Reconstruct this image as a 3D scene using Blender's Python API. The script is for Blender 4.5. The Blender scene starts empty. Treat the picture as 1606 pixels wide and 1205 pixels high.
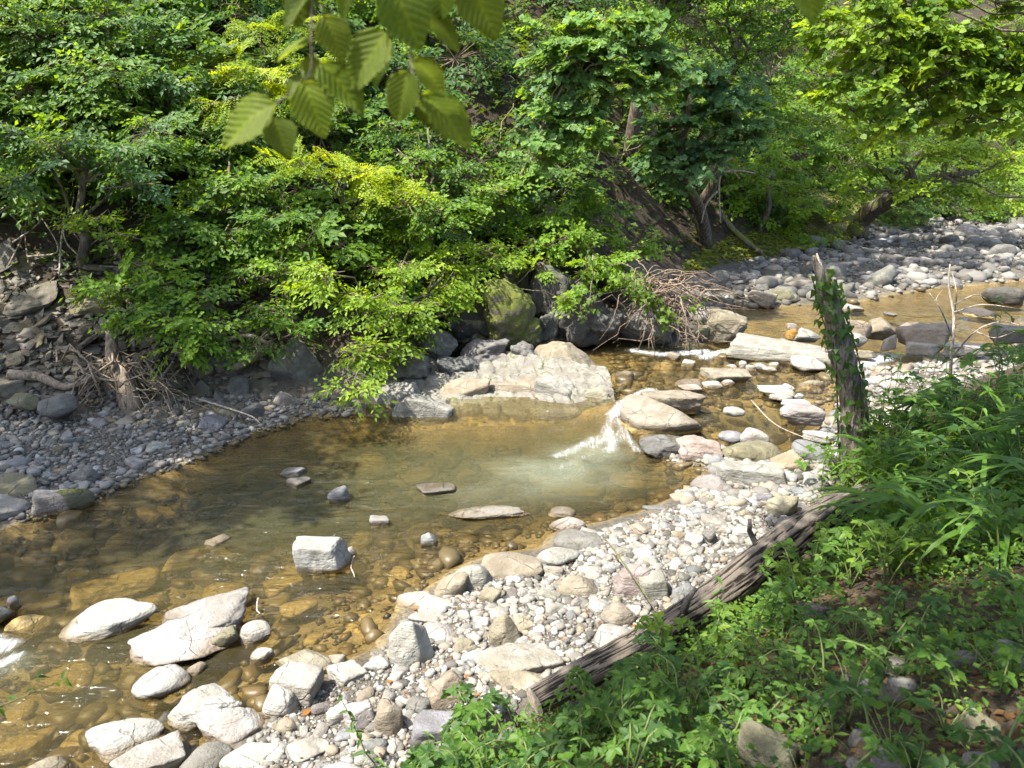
import bpy, math, random
import numpy as np
from mathutils import Vector, Matrix

random.seed(11)
rng = np.random.default_rng(11)
scene = bpy.context.scene
C = scene.collection

# ---------------------------------------------------------------- camera
CAM_Z = 4.0
F = 1260.0                      # focal length in pixels of a 1606 x 1205 frame
CX, CY = 803.0, 602.5
PITCH = math.atan(402.5 / F)    # looking down
cam_data = bpy.data.cameras.new('camera')
cam = bpy.data.objects.new('camera', cam_data)
C.objects.link(cam)
cam.location = (0, 0, CAM_Z)
cam.rotation_euler = (math.pi / 2 - PITCH, 0, 0)
cam_data.sensor_width = 36.0
cam_data.lens = 36.0 * F / 1606.0
cam_data.clip_start = 0.05
cam_data.clip_end = 600.0
cam_data.dof.use_dof = True
cam_data.dof.focus_distance = 10.5
cam_data.dof.aperture_fstop = 4.0
scene.camera = cam

# ---------------------------------------------------------------- sky and sun
SUN = np.array([-0.50, -0.26, 0.0])
SUN_EL = math.radians(60.0)
SUN = SUN / np.linalg.norm(SUN) * math.cos(SUN_EL)
SUN[2] = math.sin(SUN_EL)
world = bpy.data.worlds.new('World')
scene.world = world
world.use_nodes = True
wn = world.node_tree
bg = wn.nodes['Background']
sky = wn.nodes.new('ShaderNodeTexSky')
sky.sky_type = 'NISHITA'
sky.sun_disc = False
sky.sun_elevation = SUN_EL
sky.sun_rotation = math.atan2(SUN[0], SUN[1])
sky.air_density = 1.0
sky.dust_density = 2.5
sky.ozone_density = 0.8
wn.links.new(sky.outputs[0], bg.inputs[0])
bg.inputs[1].default_value = 0.15
sun_data = bpy.data.lights.new('sun', 'SUN')
sun_data.energy = 4.2
sun_data.angle = math.radians(0.53)
sun_data.color = (1.0, 0.955, 0.86)
sun = bpy.data.objects.new('sun', sun_data)
C.objects.link(sun)
sun.location = (-20, 5, 30)
sun.rotation_euler = Vector(tuple(SUN)).to_track_quat('Z', 'Y').to_euler()

vs = scene.view_settings
vs.view_transform = 'Standard'
vs.look = 'None'
vs.gamma = 1.0
vs.use_curve_mapping = False
vs.exposure = 2.0
scene.cycles.use_denoising = True
scene.cycles.max_bounces = 7
scene.cycles.diffuse_bounces = 4
scene.cycles.glossy_bounces = 3
scene.cycles.transmission_bounces = 4
scene.cycles.transparent_max_bounces = 8
scene.cycles.caustics_reflective = False
scene.cycles.caustics_refractive = False
scene.cycles.sample_clamp_indirect = 6.0

# ---------------------------------------------------------------- pixel -> place
_f = np.array([0, math.cos(PITCH), -math.sin(PITCH)])
_u = np.array([0, math.sin(PITCH), math.cos(PITCH)])
_r = np.array([1.0, 0, 0])
EYE = np.array([0, 0, CAM_Z])
def ray(px, py):
    return _f + _r * ((px - CX) / F) + _u * ((CY - py) / F)
def at(px, py, z=0.0):                    # point of the horizontal plane z
    d = ray(px, py)
    return EYE + d * ((z - CAM_Z) / d[2])
def atY(px, py, Y):                       # point at distance Y ahead
    d = ray(px, py)
    return EYE + d * (Y / d[1])
def proj(P):
    q = np.asarray(P, float) - EYE
    w = q @ _f
    return np.stack([CX + F * (q @ _r) / w, CY - F * (q @ _u) / w, w], -1)
def depth(p):
    return float((np.asarray(p) - EYE) @ _f)

# ---------------------------------------------------------------- noise
def _hash(ix, iy, iz, seed):
    n = (ix * 73856093) ^ (iy * 19349663) ^ (iz * 83492791) ^ (seed * 2654435)
    n = (n ^ (n >> 13)) * 1274126177
    n = n & 0x7fffffff
    n = (n ^ (n >> 15)) * 2246822519 & 0x7fffffff
    return (n & 0xffff) / 65535.0
def vnoise(P, seed=0):
    P = np.asarray(P, float)
    i = np.floor(P).astype(np.int64); f = P - i
    f = f * f * (3 - 2 * f)
    out = 0
    for a in (0, 1):
        for b in (0, 1):
            for c in (0, 1):
                w = (f[..., 0] if a else 1 - f[..., 0]) * (f[..., 1] if b else 1 - f[..., 1]) * (f[..., 2] if c else 1 - f[..., 2])
                out = out + w * _hash(i[..., 0] + a, i[..., 1] + b, i[..., 2] + c, seed)
    return out * 2 - 1
def fbm(P, seed=0, octv=4, gain=0.5):
    P = np.asarray(P, float); a = 1.0; o = 0
    for k in range(octv):
        o = o + a * vnoise(P * (2.03 ** k) + 17.3 * k, seed + k)
        a *= gain
    return o
def n2(x, y, s, seed=0, octv=3):
    return fbm(np.stack([x * s, y * s, np.zeros_like(x) + 0.37], -1), seed, octv)
def sstep(a, b, x):
    t = np.clip((x - a) / (b - a), 0, 1)
    return t * t * (3 - 2 * t)

# ---------------------------------------------------------------- mesh helpers
def make_mesh(name, V, Fs, mats=(), smooth=True, attrs=None, mat_idx=None):
    """Fs: array (n,k) or list of such arrays"""
    if not isinstance(Fs, (list, tuple)): Fs = [Fs]
    Fs = [np.asarray(f, np.int32) for f in Fs if len(f)]
    V = np.asarray(V, np.float32)
    me = bpy.data.meshes.new(name)
    me.vertices.add(len(V)); me.vertices.foreach_set('co', V.ravel())
    loops = np.concatenate([f.ravel() for f in Fs])
    tot = np.concatenate([np.full(len(f), f.shape[1], np.int32) for f in Fs])
    start = np.concatenate([[0], np.cumsum(tot)[:-1]]).astype(np.int32)
    me.loops.add(len(loops)); me.loops.foreach_set('vertex_index', loops)
    me.polygons.add(len(tot)); me.polygons.foreach_set('loop_start', start)
    try: me.polygons.foreach_set('loop_total', tot)
    except Exception: pass
    if mat_idx is not None: me.polygons.foreach_set('material_index', np.asarray(mat_idx, np.int32))
    me.polygons.foreach_set('use_smooth', np.full(len(tot), bool(smooth)))
    for m in mats: me.materials.append(m)
    for k, a in (attrs or {}).items():
        a = np.asarray(a, np.float32)
        if a.ndim == 1:
            at_ = me.attributes.new(k, 'FLOAT', 'POINT'); at_.data.foreach_set('value', a)
        else:
            at_ = me.attributes.new(k, 'FLOAT_COLOR', 'POINT')
            if a.shape[1] == 3: a = np.concatenate([a, np.ones((len(a), 1), np.float32)], 1)
            at_.data.foreach_set('color', a.ravel())
    me.update(calc_edges=True)
    return me
def link(name, data, parent=None, loc=None, label=None, cat=None, group=None, kind=None, color=None):
    o = bpy.data.objects.new(name, data)
    C.objects.link(o)
    if parent is not None: o.parent = parent
    if loc is not None: o.location = tuple(float(v) for v in loc)
    if label: o['label'] = label
    if cat: o['category'] = cat
    if group: o['group'] = group
    if kind: o['kind'] = kind
    if color is not None: o.color = (float(color[0]), float(color[1]), float(color[2]), 1.0)
    return o
def thing(name, label, cat, loc, group=None):
    return link(name, None, None, loc, label, cat, group)

def norm(a):
    a = np.asarray(a, float)
    return a / (np.linalg.norm(a, axis=-1, keepdims=True) + 1e-9)
def tube(pts, rad, n=8, cap=True, twist=0.0, rough=0.0, seed=0):
    """one tapered tube along a polyline -> V, quads, tris"""
    pts = np.asarray(pts, float); m = len(pts)
    rad = np.broadcast_to(np.asarray(rad, float), (m,))
    T = np.gradient(pts, axis=0); T = norm(T)
    ref = np.array([0.0, 0, 1]) if abs(T[0][2]) < 0.9 else np.array([1.0, 0, 0])
    U = norm(np.cross(T, ref)); W = np.cross(T, U)
    a = np.linspace(0, 2 * math.pi, n, endpoint=False)
    ca, sa = np.cos(a), np.sin(a)
    r = rad[:, None] * np.ones(n)
    if rough:
        q = np.stack([np.broadcast_to(ca * 1.7, (m, n)), np.broadcast_to(sa * 1.7, (m, n)), np.broadcast_to(np.arange(m)[:, None] * 0.35, (m, n))], -1)
        r = r * (1 + rough * fbm(q, seed, 3))
    V = pts[:, None, :] + r[..., None] * (ca[None, :, None] * U[:, None, :] + sa[None, :, None] * W[:, None, :])
    V = V.reshape(-1, 3)
    i = np.arange(m - 1)[:, None] * n; j = np.arange(n)[None, :]; k = (j + 1) % n
    Q = np.stack([i + j, i + k, i + n + k, i + n + j], -1).reshape(-1, 4)
    tr = []
    if cap:
        V = np.concatenate([V, pts[:1], pts[-1:]])
        b, e = len(V) - 2, len(V) - 1
        jj = np.arange(n); kk = (jj + 1) % n
        tr = np.concatenate([np.stack([kk, jj, np.full(n, b)], -1), np.stack([(m - 1) * n + jj, (m - 1) * n + kk, np.full(n, e)], -1)])
    return V, Q, np.asarray(tr, np.int32).reshape(-1, 3)
def curve_pts(p0, p1, n=8, sag=0.0, wob=0.0, side=None):
    p0 = np.asarray(p0, float); p1 = np.asarray(p1, float)
    t = np.linspace(0, 1, n)[:, None]
    P = p0 + (p1 - p0) * t
    P[:, 2] += sag * 4 * (t * (1 - t))[:, 0]
    L = np.linalg.norm(p1 - p0)
    if wob:
        ph = rng.uniform(0, 6.28, (3, 3)); fr = np.array([1.3, 2.7, 5.1])
        w = sum(np.sin(t * fr[k] * 3.14 + ph[k]) / (k + 1) for k in range(3))
        P += w * wob * L * np.sin(t * math.pi) ** 0.6
    return P
def smooth_poly(pts, per=6):
    """Catmull-Rom through the points"""
    P = np.asarray(pts, float)
    Q = np.concatenate([2 * P[:1] - P[1:2], P, 2 * P[-1:] - P[-2:-1]])
    out = []
    t = np.linspace(0, 1, per, endpoint=False)[:, None]
    for k in range(len(P) - 1):
        a, b, c, d = Q[k], Q[k + 1], Q[k + 2], Q[k + 3]
        out.append(0.5 * ((2 * b) + (c - a) * t + (2 * a - 5 * b + 4 * c - d) * t ** 2 + (3 * b - a - 3 * c + d) * t ** 3))
    out.append(P[-1:])
    return np.concatenate(out)
class Bag:
    """collects shapes for ONE mesh"""
    def __init__(s): s.V = []; s.F = {}; s.n = 0; s.A = []
    def add(s, V, *Fs, attr=None):
        for f in Fs:
            f = np.asarray(f)
            if len(f): s.F.setdefault(f.shape[1], []).append(f + s.n)
        s.V.append(V); s.n += len(V)
        s.A.append(np.full(len(V), 0.5) if attr is None else (np.full(len(V), attr) if np.isscalar(attr) else attr))
    def mesh(s, name, mats, smooth=True, an='var'):
        return make_mesh(name, np.concatenate(s.V), [np.concatenate(v) for v in s.F.values()], mats, smooth, {an: np.concatenate(s.A)})

# ---------------------------------------------------------------- node helpers
class NT:
    def __init__(s, name):
        s.m = bpy.data.materials.new(name); s.m.use_nodes = True
        s.t = s.m.node_tree; s.t.nodes.clear()
        s.out = s.t.nodes.new('ShaderNodeOutputMaterial')
    def n(s, kind, **kw):
        nd = s.t.nodes.new('ShaderNode' + kind)
        for k, v in kw.items(): setattr(nd, k, v)
        return nd
    def l(s, a, b): s.t.links.new(a, b)
    def put(s, sock, v):
        if hasattr(v, 'is_output'): s.l(v, sock)
        else:
            if isinstance(v, (tuple, list)) and len(v) == 3 and sock.type == 'RGBA': v = (*v, 1)
            sock.default_value = v
    def math(s, op, a, b=0.0, clamp=False):
        nd = s.n('Math', operation=op, use_clamp=clamp)
        s.put(nd.inputs[0], a); s.put(nd.inputs[1], b)
        return nd.outputs[0]
    def mix(s, fac, a, b, blend='MIX'):
        nd = s.n('Mix', data_type='RGBA', blend_type=blend)
        s.put(nd.inputs[0], fac); s.put(nd.inputs[6], a); s.put(nd.inputs[7], b)
        return nd.outputs[2]
    def step(s, x, a, b, lo=0.0, hi=1.0):
        nd = s.n('MapRange', interpolation_type='SMOOTHSTEP')
        s.put(nd.inputs[0], x); s.put(nd.inputs[1], a); s.put(nd.inputs[2], b); s.put(nd.inputs[3], lo); s.put(nd.inputs[4], hi)
        return nd.outputs[0]
    def noise(s, vec, scale, detail=4, rough=0.55, dist=0.0):
        nd = s.n('TexNoise'); s.l(vec, nd.inputs['Vector'])
        nd.inputs['Scale'].default_value = scale; nd.inputs['Detail'].default_value = detail
        nd.inputs['Roughness'].default_value = rough; nd.inputs['Distortion'].default_value = dist
        return nd.outputs['Fac']
    def pos(s): return s.n('NewGeometry').outputs['Position']
    def scalev(s, vec, sc):
        nd = s.n('Mapping'); s.l(vec, nd.inputs[0]); nd.inputs['Scale'].default_value = sc
        return nd.outputs[0]
    def bump(s, h, strength=0.4, dist=0.02, normal=None):
        nd = s.n('Bump'); s.put(nd.inputs['Height'], h)
        nd.inputs['Strength'].default_value = strength; nd.inputs['Distance'].default_value = dist
        if normal is not None: s.l(normal, nd.inputs['Normal'])
        return nd.outputs[0]
    def attr(s, name, typ='GEOMETRY'):
        nd = s.n('Attribute', attribute_name=name, attribute_type=typ)
        return nd
    def pbr(s, col, rough=0.8, normal=None, spec=0.4):
        p = s.n('BsdfPrincipled')
        s.put(p.inputs['Base Color'], col); s.put(p.inputs['Roughness'], rough)
        s.put(p.inputs['Specular IOR Level'], spec)
        if normal is not None: s.l(normal, p.inputs['Normal'])
        return p
    def done(s, sh):
        s.l(sh, s.out.inputs['Surface']); return s.m

# ---------------------------------------------------------------- materials
def mat_rock():
    t = NT('river_rock'); P = t.pos()
    oi = t.n('ObjectInfo')
    wl = t.attr('wl', 'OBJECT').outputs['Fac']; moss = t.attr('moss', 'OBJECT').outputs['Fac']
    col = oi.outputs['Color']
    big = t.noise(P, 5.0, 5, 0.6, 0.4); fine = t.noise(P, 60.0, 4, 0.65); mid = t.noise(P, 17.0, 5, 0.62)
    lay = t.noise(t.scalev(P, (2.0, 2.0, 22.0)), 2.0, 4, 0.6, 0.6)
    c = t.mix(t.step(big, 0.35, 0.68), t.mix(1.0, col, (0.62, 0.60, 0.57), 'MULTIPLY'), col)
    c = t.mix(t.step(lay, 0.52, 0.62, 0, 0.35), c, t.mix(1.0, col, (0.70, 0.64, 0.54), 'MULTIPLY'))
    c = t.mix(t.step(mid, 0.60, 0.74, 0, 0.5), c, t.mix(1.0, col, (1.18, 1.18, 1.18), 'MULTIPLY'))
    c = t.mix(t.step(fine, 0.60, 0.75, 0, 0.4), c, t.mix(1.0, col, (0.5, 0.48, 0.45), 'MULTIPLY'))
    z = t.n('SeparateXYZ'); t.l(P, z.inputs[0])
    rel = t.math('SUBTRACT', z.outputs[2], wl)
    rel = t.math('SUBTRACT', rel, t.math('MULTIPLY', t.math('SUBTRACT', big, 0.5), 0.13))
    wet = t.step(rel, 0.025, 0.085, 1.0, 0.0)
    alg = t.step(rel, -0.015, 0.012, 1.0, 0.0)
    wetc = t.mix(1.0, c, (0.46, 0.37, 0.25), 'MULTIPLY')
    c = t.mix(wet, c, wetc)
    algc = t.mix(t.step(mid, 0.3, 0.7), (0.19, 0.135, 0.045), (0.32, 0.235, 0.085))
    c = t.mix(t.math('MULTIPLY', alg, 0.85), c, algc)
    nz = t.n('SeparateXYZ'); t.l(t.n('NewGeometry').outputs['Normal'], nz.inputs[0])
    up = t.step(nz.outputs[2], 0.0, 0.75)
    mn = t.math('ADD', t.math('MULTIPLY', up, 0.55), t.math('ADD', big, t.math('MULTIPLY', t.math('SUBTRACT', mid, 0.5), 0.7)))
    mm = t.step(t.math('ADD', mn, moss), 1.38, 1.55)
    mm = t.math('MULTIPLY', mm, t.step(moss, 0.0, 0.1))
    mc = t.mix(t.noise(P, 35.0, 3), (0.05, 0.072, 0.012), (0.17, 0.175, 0.028))
    c = t.mix(mm, c, mc)
    ro = t.math('SUBTRACT', 0.9, t.math('MULTIPLY', wet, 0.6))
    vo = t.n('TexVoronoi', feature='DISTANCE_TO_EDGE'); t.l(t.mix(0.12, P, t.n('TexNoise').outputs['Color'], 'ADD') if False else P, vo.inputs['Vector']); vo.inputs['Scale'].default_value = 3.1; vo.inputs['Randomness'].default_value = 1.0
    wob = t.math('ADD', vo.outputs['Distance'], t.math('MULTIPLY', t.math('SUBTRACT', mid, 0.5), 0.10))
    crack = t.math('MULTIPLY', t.step(wob, 0.0, 0.02, 1.0, 0.0), t.step(big, 0.45, 0.6))
    h = t.math('ADD', t.math('MULTIPLY', mid, 0.8), t.math('ADD', t.math('MULTIPLY', fine, 0.34), t.math('MULTIPLY', lay, 0.45)))
    h = t.math('SUBTRACT', h, t.math('MULTIPLY', crack, 0.5))
    h = t.math('ADD', h, t.math('MULTIPLY', mm, t.math('MULTIPLY', t.noise(P, 120.0, 2), 0.8)))
    c = t.mix(t.math('MULTIPLY', crack, 0.55), c, t.mix(1.0, c, (0.4, 0.36, 0.3), 'MULTIPLY'))
    return t.done(t.pbr(c, ro, t.bump(h, 0.8, 0.04), 0.35).outputs[0])
def mat_gravel():
    t = NT('gravel_pebbles'); P = t.pos()
    v = t.attr('var').outputs['Fac']
    r = t.n('ValToRGB'); t.l(v, r.inputs[0])
    e = r.color_ramp.elements
    e[0].position = 0.0; e[0].color = (0.06, 0.056, 0.048, 1)
    e[1].position = 1.0; e[1].color = (0.33, 0.315, 0.285, 1)
    for p, c in ((0.25, (0.115, 0.108, 0.094, 1)), (0.5, (0.19, 0.18, 0.16, 1)), (0.68, (0.185, 0.152, 0.112, 1)), (0.75, (0.185, 0.182, 0.178, 1))):
        x = r.color_ramp.elements.new(p); x.color = c
    f = t.noise(P, 80.0, 3, 0.6)
    c = t.mix(t.step(f, 0.4, 0.7, 0, 0.5), r.outputs[0], t.mix(1.0, r.outputs[0], (0.6, 0.58, 0.55), 'MULTIPLY'))
    w = t.attr('wet').outputs['Fac']
    c = t.mix(w, c, t.mix(1.0, c, (0.46, 0.37, 0.19), 'MULTIPLY'))
    return t.done(t.pbr(c, t.math('SUBTRACT', 0.9, t.math('MULTIPLY', w, 0.5)), t.bump(f, 0.3, 0.01), 0.3).outputs[0])
def mat_ground():
    t = NT('ground_soil'); P = t.pos()
    c0 = t.attr('col').outputs['Color']
    a = t.noise(P, 3.0, 6, 0.65, 0.3); b = t.noise(P, 28.0, 5, 0.7); d = t.noise(P, 120.0, 3, 0.6)
    c = t.mix(t.step(a, 0.35, 0.65), t.mix(1.0, c0, (0.68, 0.66, 0.62), 'MULTIPLY'), t.mix(1.0, c0, (1.15, 1.12, 1.08), 'MULTIPLY'))
    c = t.mix(t.step(b, 0.45, 0.62, 0, 0.75), c, t.mix(1.0, c, (0.50, 0.44, 0.38), 'MULTIPLY'))
    c = t.mix(t.step(d, 0.58, 0.72, 0, 0.5), c, t.mix(1.0, c, (1.6, 1.5, 1.35), 'MULTIPLY'))
    h = t.math('ADD', t.math('MULTIPLY', b, 1.0), t.math('MULTIPLY', d, 0.35))
    return t.done(t.pbr(c, 0.92, t.bump(h, 0.8, 0.05), 0.2).outputs[0])
def mat_leaf(name='leaf', gloss=0.5, spec=0.28, trans=0.54):
    t = NT(name); oi = t.n('ObjectInfo')
    v = t.math('ADD', t.attr('var').outputs['Fac'], t.math('MULTIPLY', t.math('SUBTRACT', oi.outputs['Random'], 0.5), 0.35))
    col = oi.outputs['Color']
    c = t.mix(t.step(v, 0.0, 1.0), t.mix(1.0, col, (0.55, 0.66, 0.80), 'MULTIPLY'), t.mix(1.0, col, (1.45, 1.30, 0.85), 'MULTIPLY'))
    f = t.noise(t.pos(), 30.0, 2, 0.5)
    c = t.mix(t.step(f, 0.35, 0.7, 0, 0.35), c, t.mix(1.0, c, (1.25, 1.15, 0.9), 'MULTIPLY'))
    p = t.pbr(c, gloss, None, spec)
    tr = t.n('BsdfTranslucent')
    t.put(tr.inputs[0], t.mix(1.0, c, (2.0, 1.62, 0.42), 'MULTIPLY'))
    m = t.n('MixShader'); m.inputs[0].default_value = trans
    t.l(p.outputs[0], m.inputs[1]); t.l(tr.outputs[0], m.inputs[2])
    return t.done(m.outputs[0])
def mat_bark(name, c0, c1, moss=0.0, scale=1.0, stretch=(6, 6, 1.2)):
    t = NT(name); P = t.pos()
    oc = t.n('TexCoord').outputs['Object']
    a = t.noise(t.scalev(oc, stretch), 4.0 * scale, 6, 0.65, 0.4); b = t.noise(oc, 40.0 * scale, 4, 0.65); g = t.noise(P, 3.0, 4)
    c = t.mix(t.step(a, 0.36, 0.62), c0, c1)
    c = t.mix(t.step(b, 0.55, 0.7, 0, 0.5), c, t.mix(1.0, c, (1.5, 1.45, 1.4), 'MULTIPLY'))
    if moss:
        nz = t.n('SeparateXYZ'); t.l(t.n('NewGeometry').outputs['Normal'], nz.inputs[0])
        mm = t.step(t.math('ADD', g, t.math('MULTIPLY', nz.outputs[2], 0.12)), 0.62 - moss * 0.2, 0.72 - moss * 0.2)
        c = t.mix(t.math('MULTIPLY', mm, 0.8), c, (0.10, 0.11, 0.02))
    h = t.math('ADD', a, t.math('MULTIPLY', b, 0.35))
    return t.done(t.pbr(c, 0.88, t.bump(h, 0.9, 0.03), 0.25).outputs[0])
def mat_plain(name, col, rough=0.7):
    t = NT(name); f = t.noise(t.pos(), 25.0, 4)
    c = t.mix(t.step(f, 0.3, 0.7), t.mix(1.0, col + (1,) if len(col) == 3 else col, (0.65, 0.65, 0.65, 1), 'MULTIPLY'), col)
    return t.done(t.pbr(c, rough, t.bump(f, 0.3, 0.01), 0.3).outputs[0])
def mat_water():
    t = NT('river_water'); P = t.pos()
    dep = t.attr('depth').outputs['Fac']; foam = t.attr('foam').outputs['Fac']; rip = t.attr('ripple').outputs['Fac']
    flow = t.scalev(P, (0.55, 1.6, 1.0))
    w1 = t.noise(flow, 3.0, 3, 0.5, 0.8); w2 = t.noise(flow, 11.0, 3, 0.5, 0.6); w3 = t.noise(flow, 34.0, 2, 0.5)
    h = t.math('ADD', t.math('MULTIPLY', w1, 1.0), t.math('ADD', t.math('MULTIPLY', w2, 0.38), t.math('MULTIPLY', w3, 0.10)))
    h = t.math('MULTIPLY', h, rip)
    nrm = t.bump(h, 1.0, 0.10)
    # transmission falls with depth (suspended silt)
    tur = t.math('SUBTRACT', 1.0, t.math('POWER', 2.718, t.math('MULTIPLY', dep, -1.35)))
    tint = t.mix(t.step(dep, 0.0, 0.5), (0.96, 0.91, 0.76), (0.68, 0.60, 0.36))
    tp = t.n('BsdfTransparent'); t.put(tp.inputs[0], tint)
    df = t.n('BsdfDiffuse'); air = t.step(t.attr('air').outputs['Fac'], 0.05, 0.8)
    tur = t.math('MAXIMUM', tur, t.math('MULTIPLY', air, 0.40)); t.put(df.inputs[0], t.mix(air, t.mix(t.step(dep, 0.15, 0.5), (0.085, 0.070, 0.030), (0.064, 0.062, 0.029)), (0.165, 0.18, 0.125)))
    body = t.n('MixShader'); t.l(tur, body.inputs[0]); t.l(tp.outputs[0], body.inputs[1]); t.l(df.outputs[0], body.inputs[2])
    gl = t.n('BsdfGlossy'); gl.inputs['Roughness'].default_value = 0.06; t.l(nrm, gl.inputs['Normal'])
    fr = t.n('Fresnel'); fr.inputs[0].default_value = 1.33; t.l(nrm, fr.inputs[1])
    s1 = t.n('MixShader'); t.l(fr.outputs[0], s1.inputs[0]); t.l(body.outputs[0], s1.inputs[1]); t.l(gl.outputs[0], s1.inputs[2])
    mp = t.n('Mapping'); t.l(P, mp.inputs[0]); mp.inputs['Rotation'].default_value = (0, 0, -0.62); mp.inputs['Scale'].default_value = (6.5, 1.3, 2.0)
    fn = t.noise(mp.outputs[0], 3.6, 5, 0.62, 0.7)
    fb = t.noise(P, 45.0, 3, 0.7)
    fx = t.math('ADD', fn, t.math('MULTIPLY', t.math('SUBTRACT', fb, 0.5), 0.08))
    fm = t.step(t.math('ADD', fx, t.math('SUBTRACT', t.math('MULTIPLY', foam, 0.62), 0.58)), 0.27, 0.74)
    fm = t.math('ADD', t.math('MULTIPLY', fm, 0.85), t.math('MULTIPLY', t.step(foam, 0.45, 0.95), 0.30), True)
    fm = t.math('MULTIPLY', fm, t.step(foam, 0.05, 0.4))
    fd = t.pbr((0.46, 0.48, 0.485), 0.5, t.bump(fx, 0.6, 0.05), 0.3)
    s2 = t.n('MixShader'); t.l(fm, s2.inputs[0]); t.l(s1.outputs[0], s2.inputs[1]); t.l(fd.outputs[0], s2.inputs[2])
    return t.done(s2.outputs[0])

M_ROCK = mat_rock(); M_GRAVEL = mat_gravel(); M_GROUND = mat_ground(); M_LEAF = mat_leaf(); M_WATER = mat_water()
M_BARK = mat_bark('dark_bark', (0.035, 0.027, 0.02), (0.13, 0.105, 0.08), 0.5)
M_LOG = mat_bark('weathered_bark', (0.016, 0.012, 0.009), (0.125, 0.108, 0.09), 0.0, 2.2, (1, 1, 1))
def mat_furrowed():
    t = NT('furrowed_bark'); P = t.pos(); v = t.attr('var').outputs['Fac']
    b_ = t.noise(P, 30.0, 5, 0.7); g = t.noise(P, 2.2, 4, 0.6)
    c = t.mix(t.step(t.math('ADD', v, t.math('MULTIPLY', t.math('SUBTRACT', b_, 0.5), 0.5)), 0.25, 0.85), (0.012, 0.0095, 0.007), (0.12, 0.10, 0.08))
    c = t.mix(t.step(g, 0.56, 0.68, 0, 0.55), c, t.mix(1.0, c, (1.7, 1.6, 1.5), 'MULTIPLY'))
    return t.done(t.pbr(c, 0.9, t.bump(b_, 0.8, 0.02), 0.2).outputs[0])
M_FUR = mat_furrowed()
M_SNAG = mat_bark('snag_bark', (0.045, 0.036, 0.027), (0.20, 0.17, 0.135), 0.0, 1.0, (5, 5, .8))
M_TWIG = mat_bark('twig_bark', (0.09, 0.065, 0.045), (0.19, 0.15, 0.11))
M_DEAD = mat_bark('dead_wood', (0.20, 0.155, 0.115), (0.42, 0.35, 0.28))
M_ROOT = mat_bark('root_bark', (0.10, 0.075, 0.05), (0.24, 0.19, 0.14))
M_HAZEL = mat_leaf('hazel_leaf', 0.6, 0.2, 0.55)
M_BRUSH = mat_bark('brush_sticks', (0.075, 0.054, 0.038), (0.20, 0.15, 0.108))
M_STEM = mat_plain('green_stem', (0.09, 0.12, 0.03), 0.6)
# ================================================================ the lie of the land
def level(y):
    y = np.asarray(y, float)
    return 0.22 * sstep(9.95, 11.6, y) + 0.26 * sstep(14.3, 15.6, y)
def poly_px(lst, z): return np.array([at(x, y, z)[:2] for x, y in lst])
POOL = poly_px([(-900, 1750), (60, 1500), (150, 1290), (300, 1200), (395, 1140), (455, 1085), (520, 1055), (590, 1015), (618, 965), (660, 935), (705, 895), (760, 872),
                (845, 862), (870, 832), (960, 815), (1010, 802), (1065, 776), (1122, 762), (1110, 735), (1050, 725), (1005, 690), (985, 655), (1000, 612), (945, 610), (950, 645),
                (880, 652), (760, 654), (660, 665), (560, 661), (480, 664), (400, 682), (330, 712), (270, 737), (200, 757), (150, 782), (100, 803), (50, 813), (0, 835), (-300, 900), (-1600, 1000)], 0.0)
MIDR = poly_px([(935, 640), (945, 600), (905, 550), (868, 531), (950, 527), (1050, 541), (1100, 540), (1160, 560), (1310, 575), (1330, 610), (1300, 650), (1240, 690), (1160, 688), (1095, 660), (1070, 630), (1010, 640)], 0.22)
UPPR = poly_px([(990, 545), (1100, 530), (1120, 500), (1135, 482), (1210, 482), (1330, 476), (1450, 455), (1606, 440), (2100, 425), (2100, 455), (1750, 480), (1600, 520), (1480, 545), (1340, 560), (1200, 560), (1080, 560)], 0.48)
WATERS = [POOL, MIDR, UPPR]
FARTOE = np.array([at(x, y, z)[:2] for x, y, z in [(-1500, 900, .3), (-500, 720, .3), (0, 640, .4), (150, 628, .4), (330, 600, .4), (500, 585, .5), (570, 590, .5), (650, 545, .6), (760, 520, .6), (850, 500, .6), (920, 515, .5),
                   (1000, 495, .6), (1080, 455, .7), (1140, 420, .7), (1230, 393, .8), (1330, 374, .8), (1450, 352, .9), (1606, 338, .9)]])
FARPOLY = np.concatenate([FARTOE, [[32, 40], [80, 70], [80, 160], [-120, 160], [-120, 20]]])
NEARTOE = np.array([[-40, -3], [-14, 1.0], [-5, 3.0]] + [list(at(x, y, .25)[:2]) for x, y in [(430, 1290), (620, 1235), (760, 1170), (880, 1090), (1100, 960), (1250, 850), (1300, 770), (1335, 690), (1400, 650), (1500, 615), (1700, 570)]] + [[15, 16], [26, 22], [60, 34]])
NEARPOLY = np.concatenate([NEARTOE, [[90, 30], [90, -80], [-60, -80], [-60, -8]]])
LEDGE = poly_px([(575, 668), (600, 600), (640, 575), (720, 560), (840, 560), (960, 590), (968, 640), (880, 660), (700, 672)], 0.0)
def pdist(poly, x, y, closed=True):
    """signed distance: negative inside"""
    x = np.asarray(x, float); y = np.asarray(y, float)
    d = np.full(x.shape, 1e9); ins = np.zeros(x.shape, bool)
    n = len(poly)
    for i in range(n if closed else n - 1):
        ax, ay = poly[i]; bx, by = poly[(i + 1) % n]
        ex, ey = bx - ax, by - ay
        t = np.clip(((x - ax) * ex + (y - ay) * ey) / (ex * ex + ey * ey + 1e-12), 0, 1)
        d = np.minimum(d, (x - ax - t * ex) ** 2 + (y - ay - t * ey) ** 2)
        c = ((ay > y) != (by > y)) & (x < (bx - ax) * (y - ay) / (by - ay + 1e-15) + ax)
        ins ^= c
    d = np.sqrt(d)
    return np.where(ins, -d, d) if closed else d
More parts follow.
